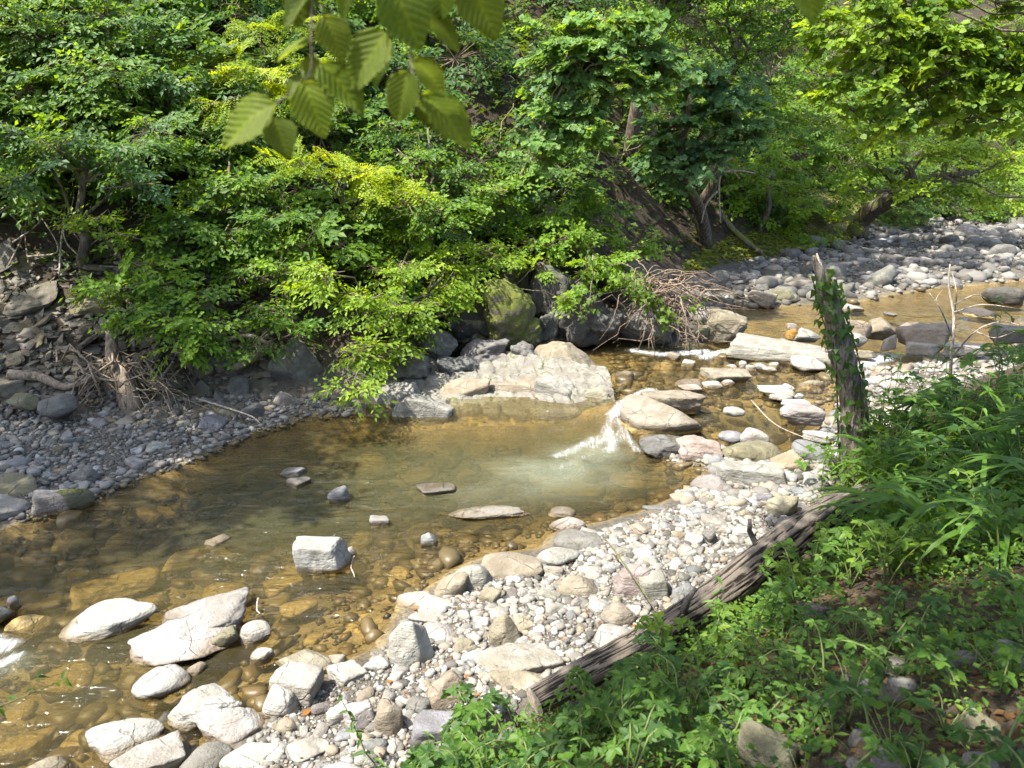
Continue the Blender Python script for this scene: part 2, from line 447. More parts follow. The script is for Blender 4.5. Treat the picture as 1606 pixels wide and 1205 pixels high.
def s_water(x, y):
    return np.minimum.reduce([pdist(p, x, y) for p in WATERS])
def land(x, y, full=False):
    x = np.asarray(x, float); y = np.asarray(y, float)
    L = level(y); s = s_water(x, y)
    dF = np.maximum(-pdist(FARPOLY, x, y), 0); dN = np.maximum(-pdist(NEARPOLY, x, y), 0)
    ins = np.maximum(-s, 0); out = np.maximum(s, 0)
    dmax = np.where(y > 10.9, 0.18, 0.26 + 0.28 * sstep(6.2, 8.6, y))
    dp = dmax * (1 - np.exp(-ins / 0.75)) * (1 + 0.25 * n2(x, y, 0.8, 5))
    shore = 0.015 + 0.20 * (1 - np.exp(-out / 1.1))
    z = L + np.where(s < 0, -dp, shore)
    z = z + np.where(s > 0, 1, 0.4) * 0.025 * n2(x, y, 2.5, 9)
    steep = 0.92 - 0.30 * sstep(6, 12, x)
    up = steep * dF * (1 - 0.45 * np.exp(-dF / 1.2)) + sstep(0.2, 2.5, dF) * 0.35 * n2(x, y, 0.55, 21, 4)
    z = z + up
    z = z + 2.7 * np.tanh(0.72 * dN / 2.7) + sstep(0.3, 2, dN) * 0.10 * n2(x, y, 1.1, 31, 4)
    kl = sstep(0.15, -0.25, pdist(LEDGE, x, y))
    z = z * (1 - kl) + (-0.06) * kl
    if full: return z, s, dF, dN, L
    return z
def axis(segs):
    out = []
    for a, b, st in segs: out.append(np.arange(a, b - 1e-6, st))
    return np.concatenate(out + [[segs[-1][1]]])
def grid_mesh(xs, ys):
    X, Y = np.meshgrid(xs, ys)
    nx, ny = len(xs), len(ys)
    i = np.arange(ny - 1)[:, None] * nx; j = np.arange(nx - 1)[None, :]
    Q = np.stack([i + j, i + j + 1, i + nx + j + 1, i + nx + j], -1).reshape(-1, 4)
    return X.ravel(), Y.ravel(), Q
gx = axis([(-110, -30, 5), (-30, -12, 0.8), (-12, -7, 0.25), (-7, 9, 0.11), (9, 16, 0.2), (16, 34, 0.6), (34, 84, 5)])
gy = axis([(-60, -4, 4), (-4, 0.6, 0.4), (0.6, 12.5, 0.11), (12.5, 22, 0.2), (22, 40, 0.5), (40, 140, 5)])
X, Y, Q = grid_mesh(gx, gy)
Z, S, DF, DN, LV = land(X, Y, True)
col = np.zeros((len(X), 3))
gravel = np.array([0.115, 0.106, 0.09]); bed = np.array([0.215, 0.168, 0.080]); soil = np.array([0.050, 0.039, 0.027]); nsoil = np.array([0.062, 0.048, 0.034])
silt = np.array([0.225, 0.185, 0.09])
col[:] = gravel
wetk = sstep(0.14, -0.05, S)[:, None]
col = col * (1 - wetk) + wetk * (bed * (1 - sstep(0.3, 1.2, -S)[:, None] * 0.5) + silt * sstep(0.3, 1.2, -S)[:, None] * 0.5)
kf = sstep(0.0, 0.7, DF)[:, None]; col = col * (1 - kf) + soil * kf
kn = sstep(0.0, 0.6, DN)[:, None]; col = col * (1 - kn) + nsoil * kn
gt = (sstep(0.0, 0.5, DF) * sstep(8.2, 9.0, X) * sstep(14.5, 12.5, X) * sstep(3.5, 1.5, DF))[:, None]
col = col * (1 - gt) + np.array([0.15, 0.135, 0.045]) * gt
link('ground', make_mesh('ground', np.stack([X, Y, Z], -1), Q, [M_GROUND], True, {'col': col}), kind='structure')


def _cell(ax, v):
    i = np.clip(np.searchsorted(ax, v) - 1, 0, len(ax) - 2)
    return i, np.clip((v - ax[i]) / (ax[i + 1] - ax[i]), 0, 1)
def _bil(G_, x, y):
    x = np.asarray(x, float); y = np.asarray(y, float)
    i, u = _cell(gx, x); j, v = _cell(gy, y)
    return (G_[j, i] * (1 - u) + G_[j, i + 1] * u) * (1 - v) + (G_[j + 1, i] * (1 - u) + G_[j + 1, i + 1] * u) * v
ZG = Z.reshape(len(gy), len(gx)); SG = S.reshape(len(gy), len(gx))
land_exact, s_exact = land, s_water
def land(x, y): return _bil(ZG, x, y)            # the surface as built
def s_water(x, y): return _bil(SG, x, y)
def hit(px, py, tmax=90.0):
    d = ray(px, py); d = d / np.linalg.norm(d)
    t = np.concatenate([np.linspace(1.0, 30, 240), np.linspace(30.2, tmax, 150)])
    P = EYE + d * t[:, None]
    below = P[:, 2] < land(P[:, 0], P[:, 1])
    k = int(np.argmax(below)) if below.any() else len(t) - 1
    if k > 0:
        a, b = t[k - 1], t[k]
        for _ in range(6):
            m = (a + b) / 2; q = EYE + d * m
            if q[2] < land(q[:1], q[1:2])[0]: b = m
            else: a = m
        return EYE + d * b
    return P[k]
def ground_at(p):
    return float(land(np.array([p[0]]), np.array([p[1]]))[0])

# ---------------------------------------------------------------- water
wx = axis([(-14, -6, 0.2), (-6, 6, 0.075), (6, 12, 0.12), (12, 34, 0.4)])
wy = axis([(-2, 4, 0.3), (4, 12.2, 0.075), (12.2, 18, 0.1), (18, 30, 0.4)])
X, Y, Q = grid_mesh(wx, wy)
zl, s, df, dn, lv = land_exact(X, Y, True)
def rapids(X, Y):
    f = np.zeros(len(X))
    for pts, z, w, a in (([(1020, 622), (985, 634), (960, 650)], .12, .16, .85), ([(965, 648), (955, 665), (945, 682), (932, 694)], .08, .15, .70),
                      ([(970, 662), (985, 684), (1000, 702)], .05, .12, .75), ([(955, 678), (962, 694), (958, 708)], 0, .14, .8), ([(930, 690), (900, 706), (872, 716)], 0, .18, .72), ([(945, 700), (915, 720), (880, 734)], 0, .20, .55),
                      ([(905, 700), (860, 735), (800, 760), (740, 775)], 0, .30, .40), ([(930, 700), (930, 725), (850, 765)], 0, .30, .42), ([(880, 680), (850, 690)], 0, .2, .35),
                      ([(1000, 545), (1040, 549), (1105, 546)], .30, .24, .95), ([(1105, 544), (1140, 536), (1190, 527), (1230, 520)], .42, .22, .9), ([(1020, 553), (1060, 556)], .24, .25, .6),
                      ([(1340, 575), (1370, 562), (1400, 550)], .3, .28, .9),
                      ([(-60, 985), (-10, 1000), (20, 1012)], 0, .12, .9), ([(-50, 1035), (5, 1040), (30, 1030)], 0, .10, 0.8),
                      ([(250, 985), (262, 975)], 0, .06, .6), ([(255, 1140), (262, 1125)], 0, .08, .7), ([(300, 735), (345, 745)], 0, .08, .5),
                      ([(1480, 505), (1560, 470), (1600, 458)], .48, .35, .35)):
        P = np.array([at(x, y, z)[:2] for x, y in pts])
        d = pdist(P, X, Y, closed=False)
        f = np.maximum(f, a * np.exp(-(d / w) ** 2))
    return f
foam = rapids(X, Y)
wz = lv + 0.0
wz = wz + 0.03 * foam * (fbm(np.stack([X * 4.5, Y * 4.5, X * 0], -1), 3, 4)) + 0.02 * foam
wz = wz + 0.006 * n2(X, Y, 1.3, 77, 3)
wz = wz - 0.05 * sstep(-3.75, -4.4, X) * sstep(6.6, 5.8, Y)
ripple = 0.55 + 0.9 * np.clip(rapids(X, Y), 0, 1) + 0.35 * sstep(11, 15, Y) + 0.35 * n2(X, Y, 0.5, 41, 2)
dep = np.clip(wz - zl, 0, 2)
# the plunge below the rapid is the deepest, cloudiest place
pd = np.exp(-((X - at(860, 730)[0]) ** 2 / 3.2 + (Y - at(860, 730)[1]) ** 2 / 1.3))
dep = dep + 0.15 * pd
air = np.zeros(len(X))
for x_, y_, rx_, ry_, a_ in ((930, 700, .6, .35, .75), (870, 730, 1.0, .5, .65), (800, 755, 1.0, .5, .4), (960, 680, .3, .3, .8), (1060, 552, 1.0, .45, .7), (5, 1025, .28, .2, .6)):
    q_ = at(x_, y_, 0.1)
    air = np.maximum(air, a_ * np.exp(-(((X - q_[0]) / rx_) ** 2 + ((Y - q_[1]) / ry_) ** 2)))
air = np.clip(air * (1 + .5 * n2(X, Y, 1.8, 91, 3)), 0, 1)
keep = (s < 0.25)[Q].any(1) & (dn < 0.6)[Q].all(1) & (zl < wz + 0.25)[Q].any(1)
Q = Q[keep]; used = np.unique(Q); remap = np.full(len(X), -1); remap[used] = np.arange(len(used))
link('river_water', make_mesh('river_water', np.stack([X, Y, wz], -1)[used], remap[Q], [M_WATER], True,
     {'depth': dep[used], 'foam': foam[used], 'air': air[used], 'ripple': np.clip(ripple, 0.1, 2)[used]}), kind='structure')
# ================================================================ rocks
def ico(sub):
    t = (1 + 5 ** 0.5) / 2
    V = [(-1, t, 0), (1, t, 0), (-1, -t, 0), (1, -t, 0), (0, -1, t), (0, 1, t), (0, -1, -t), (0, 1, -t), (t, 0, -1), (t, 0, 1), (-t, 0, -1), (-t, 0, 1)]
    Fc = [(0, 11, 5), (0, 5, 1), (0, 1, 7), (0, 7, 10), (0, 10, 11), (1, 5, 9), (5, 11, 4), (11, 10, 2), (10, 7, 6), (7, 1, 8), (3, 9, 4), (3, 4, 2), (3, 2, 6), (3, 6, 8), (3, 8, 9), (4, 9, 5), (2, 4, 11), (6, 2, 10), (8, 6, 7), (9, 8, 1)]
    V = [tuple(np.array(v) / np.linalg.norm(v)) for v in V]
    for _ in range(sub):
        cache = {}; nf = []
        def mid(a, b):
            k = (min(a, b), max(a, b))
            if k not in cache:
                m = (np.array(V[a]) + np.array(V[b])); V.append(tuple(m / np.linalg.norm(m))); cache[k] = len(V) - 1
            return cache[k]
        for a, b, c in Fc:
            x, y, z = mid(a, b), mid(b, c), mid(c, a)
            nf += [(a, x, z), (b, y, x), (c, z, y), (x, y, z)]
        Fc = nf
    return np.array(V), np.array(Fc, np.int32)
ICO = {k: ico(k) for k in (0, 1, 2, 3, 4)}
_h = np.array([[math.cos(a), math.sin(a), .25 * (-1) ** i] for i, a in enumerate(np.arange(6) * math.pi / 3)] + [[.1, 0, 1], [0, .1, -1]])
ICO[-1] = (norm(_h), np.array([[i, (i + 1) % 6, 6] for i in range(6)] + [[(i + 1) % 6, i, 7] for i in range(6)], np.int32))
def rock_shape(seed, sub=3, kind='round', size=(1, 1, 1), yaw=0.0, tilt=0.0, lumps=0.06):
    """a stone that fills the box -1..1: a softened polytope, worn by noise"""
    r = np.random.default_rng(seed)
    D, Fc = ICO[sub]
    n = {'round': 9, 'block': 6, 'angular': 10, 'slab': 7, 'wedge': 8}[kind]
    p = {'round': 7, 'block': 22, 'angular': 30, 'slab': 20, 'wedge': 20}[kind]
    if kind in ('block', 'slab'):
        N = np.array([[1, 0, 0], [-1, 0, 0], [0, 1, 0], [0, -1, 0], [0, 0, 1], [0, 0, -1]], float)
        N = norm(N + r.normal(0, 0.16, N.shape)); hN = np.array([1, 1, .8, .8, .62, .62]) * r.uniform(0.85, 1.1, 6)
        ex = norm(r.normal(0, 1, (4, 3))); N = np.concatenate([N, ex]); hN = np.concatenate([hN, r.uniform(.92, 1.2, 4)])
    else:
        N = norm(r.normal(0, 1, (n + 4, 3))); hN = r.uniform(0.72, 1.08, n + 4)
        N = np.concatenate([N, [[0, 0, 1], [0, 0, -1], [1, 0, 0], [-1, 0, 0], [0, 1, 0], [0, -1, 0]]]); hN = np.concatenate([hN, np.full(6, 1.02)])
        if kind == 'wedge': N = np.concatenate([N, norm([[0.8, r.normal(0, .5), 0.7], [-0.3, -0.5, 0.8]])]); hN = np.concatenate([hN, [0.5, 0.7]])
    q = np.maximum(D @ norm(N).T, 0) / hN
    rad = (q ** p).sum(1) ** (-1.0 / p)
    V = D * rad[:, None]
    off = r.uniform(0, 50, 3)
    V = V * (1 + lumps * fbm(V * 1.6 + off, seed % 97, 3)[:, None] + lumps * 0.35 * fbm(V * 5 + off, 7, 3)[:, None])
    V = V * np.array(size)
    cy, sy = math.cos(yaw), math.sin(yaw); ct, st = math.cos(tilt), math.sin(tilt)
    V = V @ np.array([[ct, 0, -st], [0, 1, 0], [st, 0, ct]])
    V = V @ np.array([[cy, sy, 0], [-sy, cy, 0], [0, 0, 1]])
    mn, mx = V.min(0), V.max(0)
    return (V - (mn + mx) / 2) / ((mx - mn) / 2), Fc
WHITE = (0.305, 0.294, 0.268); PALE = (0.225, 0.215, 0.192); TAN = (0.205, 0.177, 0.132); GREY = (0.145, 0.139, 0.124); BLUE = (0.17, 0.173, 0.172)
DARK = (0.085, 0.080, 0.068); SLATE = (0.115, 0.113, 0.104); RUST = (0.24, 0.13, 0.03); PINK = (0.23, 0.20, 0.175); OLIVE = (0.145, 0.135, 0.085)
PLACED = []          # (x, y, r)
MARKS = []           # (x, y, short description) of the stones one can name
def short(label):
    import re
    s = re.split(r' (?:on|in|at|with|of|beside|behind|left|right|between|below|above|under|from|lying|standing|just|close|leaning|touching|among|half|near|that|before|next|and|splitting|resting|tucked|breaking|pointing|perched|sticking|wedged|tilted|hanging|reaching|arching|high|over|trailing) |,', label)[0]
    return s
def nearest_mark(p):
    k = min(MARKS, key=lambda m: (m[0] - p[0]) ** 2 + (m[1] - p[1]) ** 2)
    return k[2]
def tint(c, k=0.07):
    return np.array(c) * (1 + rng.normal(0, k)) * (1 + rng.normal(0, 0.02, 3))
_seed = [100]
def hero(box, lvl=0.0, kind='round', colr=PALE, name='river_stone', label=None, group=None, cat='stone', moss=0.0, bury=0.30, sub=3, dr=None, yaw=None, tilt=0.0, parent=None, size=(1, 1, 1), lumps=0.06, base=None, wl=None):
    """a stone seen in the box x0,y0,x1,y1 of the picture, standing at height lvl"""
    x0, y0, x1, y1 = box
    _seed[0] += 1; seed = _seed[0]
    foot = at((x0 + x1) / 2, y1, lvl) if base is None else np.asarray(base, float)
    dist = depth(foot); k = dist / F
    W = (x1 - x0) * k; Hw = (y1 - y0) * k
    d = norm(foot - EYE); sa = -d[2]; ca = math.sqrt(1 - sa * sa)
    if dr is None: dr = 0.72
    D = min(dr * W, 0.85 * Hw / sa)
    hz = max((Hw - 0.75 * D * sa) / ca, 0.22 * Hw, 0.03)
    full = hz / (1 - bury)
    if yaw is None: yaw = rng.uniform(-0.5, 0.5)
    V, Fc = rock_shape(seed, sub, kind, size, yaw, tilt, lumps)
    hor = norm([d[0], d[1], 0])
    c = foot + hor * D * 0.5
    c[2] = lvl + hz - full / 2
    V = V * np.array([W / 2, D / 2, full / 2])
    a = math.atan2(-hor[0], hor[1]); ca_, sa_ = math.cos(a), math.sin(a)
    V = V @ np.array([[ca_, sa_, 0], [-sa_, ca_, 0], [0, 0, 1]])
    pz = -full / 2
    me = make_mesh(name, V - np.array([0, 0, pz]), Fc, [M_ROCK], True)
    loc = c + np.array([0, 0, pz])
    if parent is not None: loc = loc - np.array(parent.location)
    o = link(name, me, parent, loc, label, cat if parent is None else None, group, color=tint(colr, 0.04))
    o['wl'] = float(level(c[1]) if wl is None else wl); o['moss'] = float(moss)
    if parent is None:
        PLACED.append((c[0], c[1], max(W, D) * 0.45)); MARKS.append((c[0], c[1], short(label)))
    return o

# ---- stones standing in the pool
G = 'stones standing in the pool'
hero((440, 731, 482, 749), 0, 'slab', BLUE, label='small bluish stone with mossy front beside a flat pinkish one in the shaded pool', moss=.25)
hero((450, 749, 489, 767), 0, 'slab', PINK, label='small flat pinkish stone breaking the shaded water of the pool')
hero((515, 762, 550, 791), 0, 'round', BLUE, label='egg-shaped blue grey stone standing alone in the pool')
hero((652, 759, 716, 779), 0, 'block', GREY, label='flat grey block like a loaf in the middle of the pool')
hero((701, 792, 834, 818), 0, 'round', PALE, name='boulder', label='long low pale stone with a mossy end lying in the pool', moss=.22, cat='boulder', sub=4, lumps=.12)
hero((580, 808, 612, 827), 0, 'slab', PALE, label='small pale broken stone in the dark middle of the pool')
hero((660, 834, 687, 858), 0, 'wedge', BLUE, label='small pointed pale wedge of stone in the pool')
hero((858, 795, 903, 812), 0, 'slab', PALE, label='flat white stone just above water near the gravel spit')
hero((861, 810, 919, 837), 0, 'round', PALE, label='slanted smooth white stone in water touching the gravel bar', tilt=.2)
hero((463, 839, 556, 905), 0, 'block', WHITE, name='boulder', label='big squared white boulder standing alone in the clear water', cat='boulder', sub=4, yaw=-.35, tilt=-.15, lumps=.05)
hero((542, 858, 561, 874), 0, 'round', PALE, label='small round grey stone leaning on the squared white boulder')
hero((322, 842, 362, 857), 0, 'slab', WHITE, label='small half-drowned white stone with a brown tail under water', bury=.6)
hero((103, 942, 247, 1001), 0, 'round', WHITE, name='boulder', label='big white oval boulder beside the split boulder', cat='boulder', sub=4, yaw=.25, lumps=.07)
hero((212, 968, 378, 1046), 0, 'wedge', WHITE, name='boulder', label='lower white half of the big split boulder, sloping to the water', cat='boulder', sub=4, yaw=-.3, lumps=.10)
hero((258, 935, 402, 1000), 0, 'slab', PALE, name='boulder', label='upper flat-topped half of the big split boulder', cat='boulder', sub=4, yaw=.1, lumps=.09)
hero((334, 985, 378, 1020), 0, 'angular', OLIVE, label='dark broken stone wedged against the split boulder')
hero((378, 975, 426, 1010), 0, 'round', WHITE, label='white rounded stone just beside the split boulder')
hero((394, 1015, 432, 1042), 0, 'round', WHITE, label='small white stone with a drowned brown side by the gravel edge')
hero((294, 1041, 325, 1059), 0, 'round', WHITE, label='little white pebble stone below the split boulder')
hero((213, 1051, 302, 1097), 0, 'round', WHITE, label='white oval stone with a mossy drowned skirt below the split boulder', yaw=.3, moss=.1)
hero((268, 1076, 382, 1144), 0, 'round', WHITE, name='boulder', label='long white stone with a brown wet underside', cat='boulder', sub=4, yaw=.45, lumps=.1, bury=.2)
hero((147, 1125, 260, 1187), 0, 'round', WHITE, name='boulder', label='white egg-shaped boulder with a crack, standing in shallow water', cat='boulder', sub=4, yaw=.1)
hero((313, 1102, 430, 1176), 0, 'wedge', WHITE, name='boulder', label='broad white wedge of rock with small pebbles lying on it', cat='boulder', sub=4, yaw=.5)
hero((-60, 945, 19, 987), 0, 'round', PALE, label='pale stone at the lower rapid with a wet edge')
hero((13, 935, 30, 953), 0, 'round', WHITE, label='tiny white stone perched on a drowned block near the lower rapid')
hero((20, 1185, 130, 1235), 0, 'round', TAN, label='brown drowned rock just breaking the shallow water', bury=.75)
# ---- slabs drowned in the clear water
for b, c_, kd, lb in [((540, 964, 624, 1007), RUST, 'slab', 'amber slab drowned beside the gravel bar'), ((255, 866, 332, 890), TAN, 'slab', 'broad ochre slab drowned beside the half-drowned white stone'), ((118, 905, 252, 938), TAN, 'slab', 'large tilted ochre slab drowned behind the white oval boulder'), ((414, 894, 492, 930), TAN, 'slab', 'ochre slab drowned in front of the squared white boulder'),
                      ((628, 736, 684, 757), RUST, 'round', 'orange stone drowned above the flat grey block'), ((8, 963, 84, 1002), RUST, 'round', 'orange brown rock awash at the lower rapid'), ((28, 938, 98, 963), OLIVE, 'slab', 'olive block drowned under the tiny white stone'), ((848, 758, 952, 786), TAN, 'slab', 'broad ochre slab drowned before the hollowed boulder'),
                      ((955, 742, 1015, 766), RUST, 'round', 'amber stone drowned near the ribbed boulder'), ((-10, 1150, 92, 1190), TAN, 'slab', 'broad brown slab drowned in the lower shallows'), ((60, 1050, 150, 1090), TAN, 'round', 'brown stone drowned beside the white oval stones'), ((440, 940, 500, 968), TAN, 'round', 'ochre stone drowned between split boulder and gravel bar'), ((330, 1180, 372, 1200), RUST, 'round', 'rusty stone awash by the flat grey boulder')]:
    hero(b, -.17 if kd == 'slab' else -.10, kd, c_, name='drowned_stone', label=lb, bury=.45, wl=.05)
# ---- shingle shore
hero((-70, 744, 62, 800), 0.02, 'slab', OLIVE, name='boulder', label='mossy layered boulder at the shingle shore resting on a paler block', cat='boulder', sub=4, moss=.2, tilt=-.15)
hero((-60, 775, 46, 826), 0, 'block', PALE, name='boulder', label='pale squared block under the mossy layered boulder', cat='boulder', sub=4)
hero((53, 763, 117, 810), 0, 'block', PINK, label='smooth pale block with a white water line on the shingle shore', tilt=.2)
hero((98, 757, 149, 802), 0, 'round', OLIVE, label='round brown mossy stone at the tip of the shingle shore', moss=.55)
hero((115, 728, 160, 763), .03, 'wedge', GREY, label='smooth grey stone on the shingle shore by the waterline')
hero((-10, 716, 52, 749), .06, 'round', BLUE, label='large rounded blue grey stone on the pebble shore')
hero((157, 700, 212, 716), .05, 'slab', DARK, label='flat dark slate stone among the shingle shore pebbles')
hero((-4, 690, 30, 712), .1, 'slab', BLUE, label='tilted blue slate behind the rounded stone on the shingle shore', tilt=.3)
hero((84, 698, 103, 720), .08, 'round', OLIVE, label='greenish upright pebble on the shingle shore')
# ---- far bank boulders
hero((424, 522, 513, 601), .35, 'wedge', GREY, name='boulder', label='large smooth grey boulder under the bushes of the far bank', cat='boulder', sub=4, moss=.05, dr=.6)
hero((390, 577, 447, 609), .25, 'block', GREY, label='squared grey block in front of the large smooth boulder')
hero((400, 608, 452, 640), .15, 'slab', GREY, label='grey slab leaning against others in the pile below the smooth boulder', tilt=.5)
hero((430, 610, 478, 644), .13, 'slab', GREY, label='steeper grey slab at the front of the pile below the smooth boulder', tilt=.6)
hero((378, 631, 418, 661), .1, 'round', SLATE, label='wet round dark stone at the foot of the leaning slabs')
hero((338, 634, 384, 661), .1, 'round', OLIVE, label='brown mottled round stone next to driftwood roots')
hero((336, 610, 362, 638), .2, 'slab', GREY, label='upright flat grey stone beside the root tangle', tilt=1.0)
hero((458, 611, 494, 631), .1, 'slab', GREY, label='low grey stone at the shingle end of the slab pile')
hero((425, 645, 492, 660), .01, 'slab', BLUE, label='flat pale blue stone at the pool below the slab pile')
hero((358, 590, 392, 622), .3, 'angular', SLATE, label='dark blue angular stone behind the leaning slabs')
hero((64, 616, 124, 653), .35, 'angular', SLATE, name='boulder', label='dark wet-looking slate boulder in the rubble below the rubble slope', cat='boulder', tilt=.25)
hero((-20, 594, 39, 622), .5, 'slab', TAN, label='tan flat slab sticking out of the rubble', tilt=-.1)
hero((16, 616, 62, 640), .4, 'wedge', OLIVE, label='grey green slab lying in the rubble beside the slate boulder', tilt=.2)
hero((48, 600, 72, 618), .45, 'angular', TAN, label='small tan angular stone above the slate boulder')
# ---- rocks of the rapid
hero((966, 620, 1102, 688), .02, 'wedge', TAN, name='boulder', label='big smooth tan boulder splitting the white rapid', cat='boulder', sub=4, lumps=.05, yaw=-.2, wl=.1)
hero((1002, 606, 1106, 645), .2, 'slab', TAN, name='boulder', label='flat tan boulder behind the big boulder of the rapid', cat='boulder', sub=4, moss=.12, yaw=.3)
hero((1000, 676, 1076, 722), 0, 'wedge', SLATE, name='boulder', label='dark wet hollowed boulder below the rapid, joined to the ribbed one', cat='boulder', sub=4, lumps=.14)
hero((1056, 680, 1132, 729), 0, 'angular', PINK, name='boulder', label='ribbed pinkish grey boulder below the rapid', cat='boulder', sub=4, lumps=.12)
hero((1120, 688, 1222, 734), .03, 'round', OLIVE, name='boulder', label='long rounded olive boulder behind the brick-shaped slab', cat='boulder', sub=4, lumps=.08)
hero((1205, 704, 1290, 752), .06, 'wedge', TAN, name='boulder', label='sloping striped tan boulder beside the brick-shaped slab', cat='boulder', sub=4, yaw=-.4)
hero((1119, 726, 1238, 769), .02, 'block', PALE, name='rock_slab', label='brick-shaped pale slab standing on edge at the gravel', cat='rock slab', sub=4, yaw=0, dr=.35, lumps=.025, bury=.15)
hero((1160, 669, 1206, 698), .15, 'round', WHITE, label='smooth white stone on top of the boulder heap at the rapid')
hero((1125, 674, 1172, 697), .1, 'round', BLUE, label='blue grey rounded stone in the boulder heap at the rapid')
hero((1240, 690, 1300, 720), .12, 'round', BLUE, label='blue grey flat stone beside the boulder heap', bury=.4)
hero((1258, 675, 1310, 694), .16, 'slab', WHITE, label='white flat stone behind the blue grey ones at the upper gravel')
hero((1222, 631, 1292, 663), .24, 'round', PALE, name='boulder', label='pale rounded boulder in shallow water before the ivy-clad snag', cat='boulder', sub=4)
hero((1225, 625, 1275, 638), .24, 'slab', WHITE, label='thin white slab behind the pale boulder near the snag')
hero((1186, 604, 1246, 622), .22, 'slab', WHITE, label='flat white stone in the upper shallows, upper of a stacked pair')
hero((1206, 617, 1242, 629), .22, 'slab', WHITE, label='flat white stone in the upper shallows, lower of a stacked pair')
hero((1222, 602, 1246, 616), .22, 'round', WHITE, label='small round white stone behind the stacked pair')
hero((1133, 637, 1168, 653), .22, 'round', PALE, label='pale slanted stone with a brown tail in the shallows', tilt=.3)
hero((1245, 616, 1260, 627), .22, 'round', WHITE, label='tiny white pebble stone beside the stacked pair')
hero((1094, 577, 1178, 604), .22, 'slab', TAN, name='boulder', label='low mossy tan boulder among white cobbles in the upper shallows', cat='boulder', sub=4, moss=.14)
hero((1058, 595, 1103, 607), .22, 'slab', WHITE, label='flat white cobble behind the rapid boulder, upper')
hero((1062, 603, 1104, 616), .22, 'slab', WHITE, label='flat white cobble behind the rapid boulder, lower')
hero((1100, 596, 1134, 611), .22, 'round', WHITE, label='white slanted cobble at the foot of the low mossy boulder', tilt=.25)
hero((1128, 594, 1152, 606), .22, 'round', WHITE, label='white cobble under the edge of the low mossy boulder')
for i, b in enumerate([(1138, 571, 1157, 582), (1158, 566, 1170, 580), (1168, 572, 1184, 582), (1183, 570, 1204, 581), (1204, 567, 1222, 578), (1195, 575, 1218, 585), (1152, 578, 1168, 586)]):
    hero(b, .22, 'round', WHITE, label='white cobble in the row between the low mossy boulder and the long slab', group='white cobbles in a row in the upper shallows')
hero((1068, 564, 1092, 575), .22, 'slab', WHITE, label='lone flat white stone in the brown water below the upper rapid')
hero((1044, 552, 1068, 566), .22, 'slab', TAN, label='small tan stone at the edge of the upper rapid')
hero((1138, 529, 1312, 568), .25, 'slab', PALE, name='rock_slab', label='long pale rock slab with a mossy end beside the upper rapid', cat='rock slab', sub=4, moss=.08, yaw=.06, dr=.4)
hero((1238, 558, 1296, 584), .24, 'wedge', WHITE, label='white wedge in front of the long pale slab')
hero((1107, 483, 1170, 527), .42, 'angular', TAN, name='boulder', label='tall brown angular boulder at the upper rapid beside the brush pile', cat='boulder', sub=4, dr=.7)
hero((1088, 508, 1116, 526), .4, 'round', OLIVE, label='greenish round stone at the foot of the brush pile')
hero((1318, 498, 1364, 531), .5, 'block', TAN, name='boulder', label='tan blocky boulder next to the peaked one behind the stump', cat='boulder')
hero((1354, 496, 1408, 528), .5, 'wedge', TAN, name='boulder', label='peaked tan boulder between two blocky ones behind the stump', cat='boulder')
hero((1405, 505, 1490, 540), .48, 'block', TAN, name='boulder', label='wide flat-topped tan boulder near the bleached bough behind the stump', cat='boulder', sub=4)
hero((1322, 520, 1358, 541), .42, 'round', PALE, label='pale stone below the tan blocky boulder')
hero((1382, 522, 1404, 545), .4, 'block', PINK, label='pinkish stone below the peaked tan boulder')
hero((1420, 534, 1470, 556), .36, 'slab', PALE, label='pale slab under the wide flat-topped boulder')
hero((1334, 545, 1372, 562), .3, 'slab', TAN, label='tan flat stone close behind the snag')
hero((1480, 536, 1540, 560), .4, 'slab', PALE, label='flat pale stone below the bare bleached branch')
hero((1231, 514, 1253, 532), .46, 'round', RUST, label='round orange brown wet stone in the upper rapid')
hero((1245, 514, 1286, 535), .46, 'wedge', PALE, label='pale wedge beside the orange brown stone')
hero((1233, 506, 1250, 517), .48, 'round', PINK, label='small pinkish stone above the orange brown stone')
hero((1172, 455, 1218, 481), .52, 'slab', TAN, name='boulder', label='tan slab tilted against others at the end of the far gravel bar', cat='boulder', tilt=.35)
hero((1205, 452, 1254, 474), .53, 'angular', OLIVE, label='olive angular stone behind the tilted tan slab')
hero((1314, 476, 1354, 488), .49, 'slab', WHITE, label='flat white stone in the upper pool behind the snag')
hero((1385, 490, 1406, 497), .49, 'slab', GREY, label='low grey stone in the dark green upper pool')
hero((1552, 508, 1625, 537), .5, 'slab', GREY, name='boulder', label='grey flat boulder at the upper pool edge by the bleached branch', cat='boulder')
hero((1540, 447, 1600, 478), .5, 'round', DARK, name='boulder', label='dark round boulder in the shaded upper pool', cat='boulder')
hero((1500, 483, 1560, 496), .48, 'slab', DARK, label='low dark stone awash in the shaded upper pool')
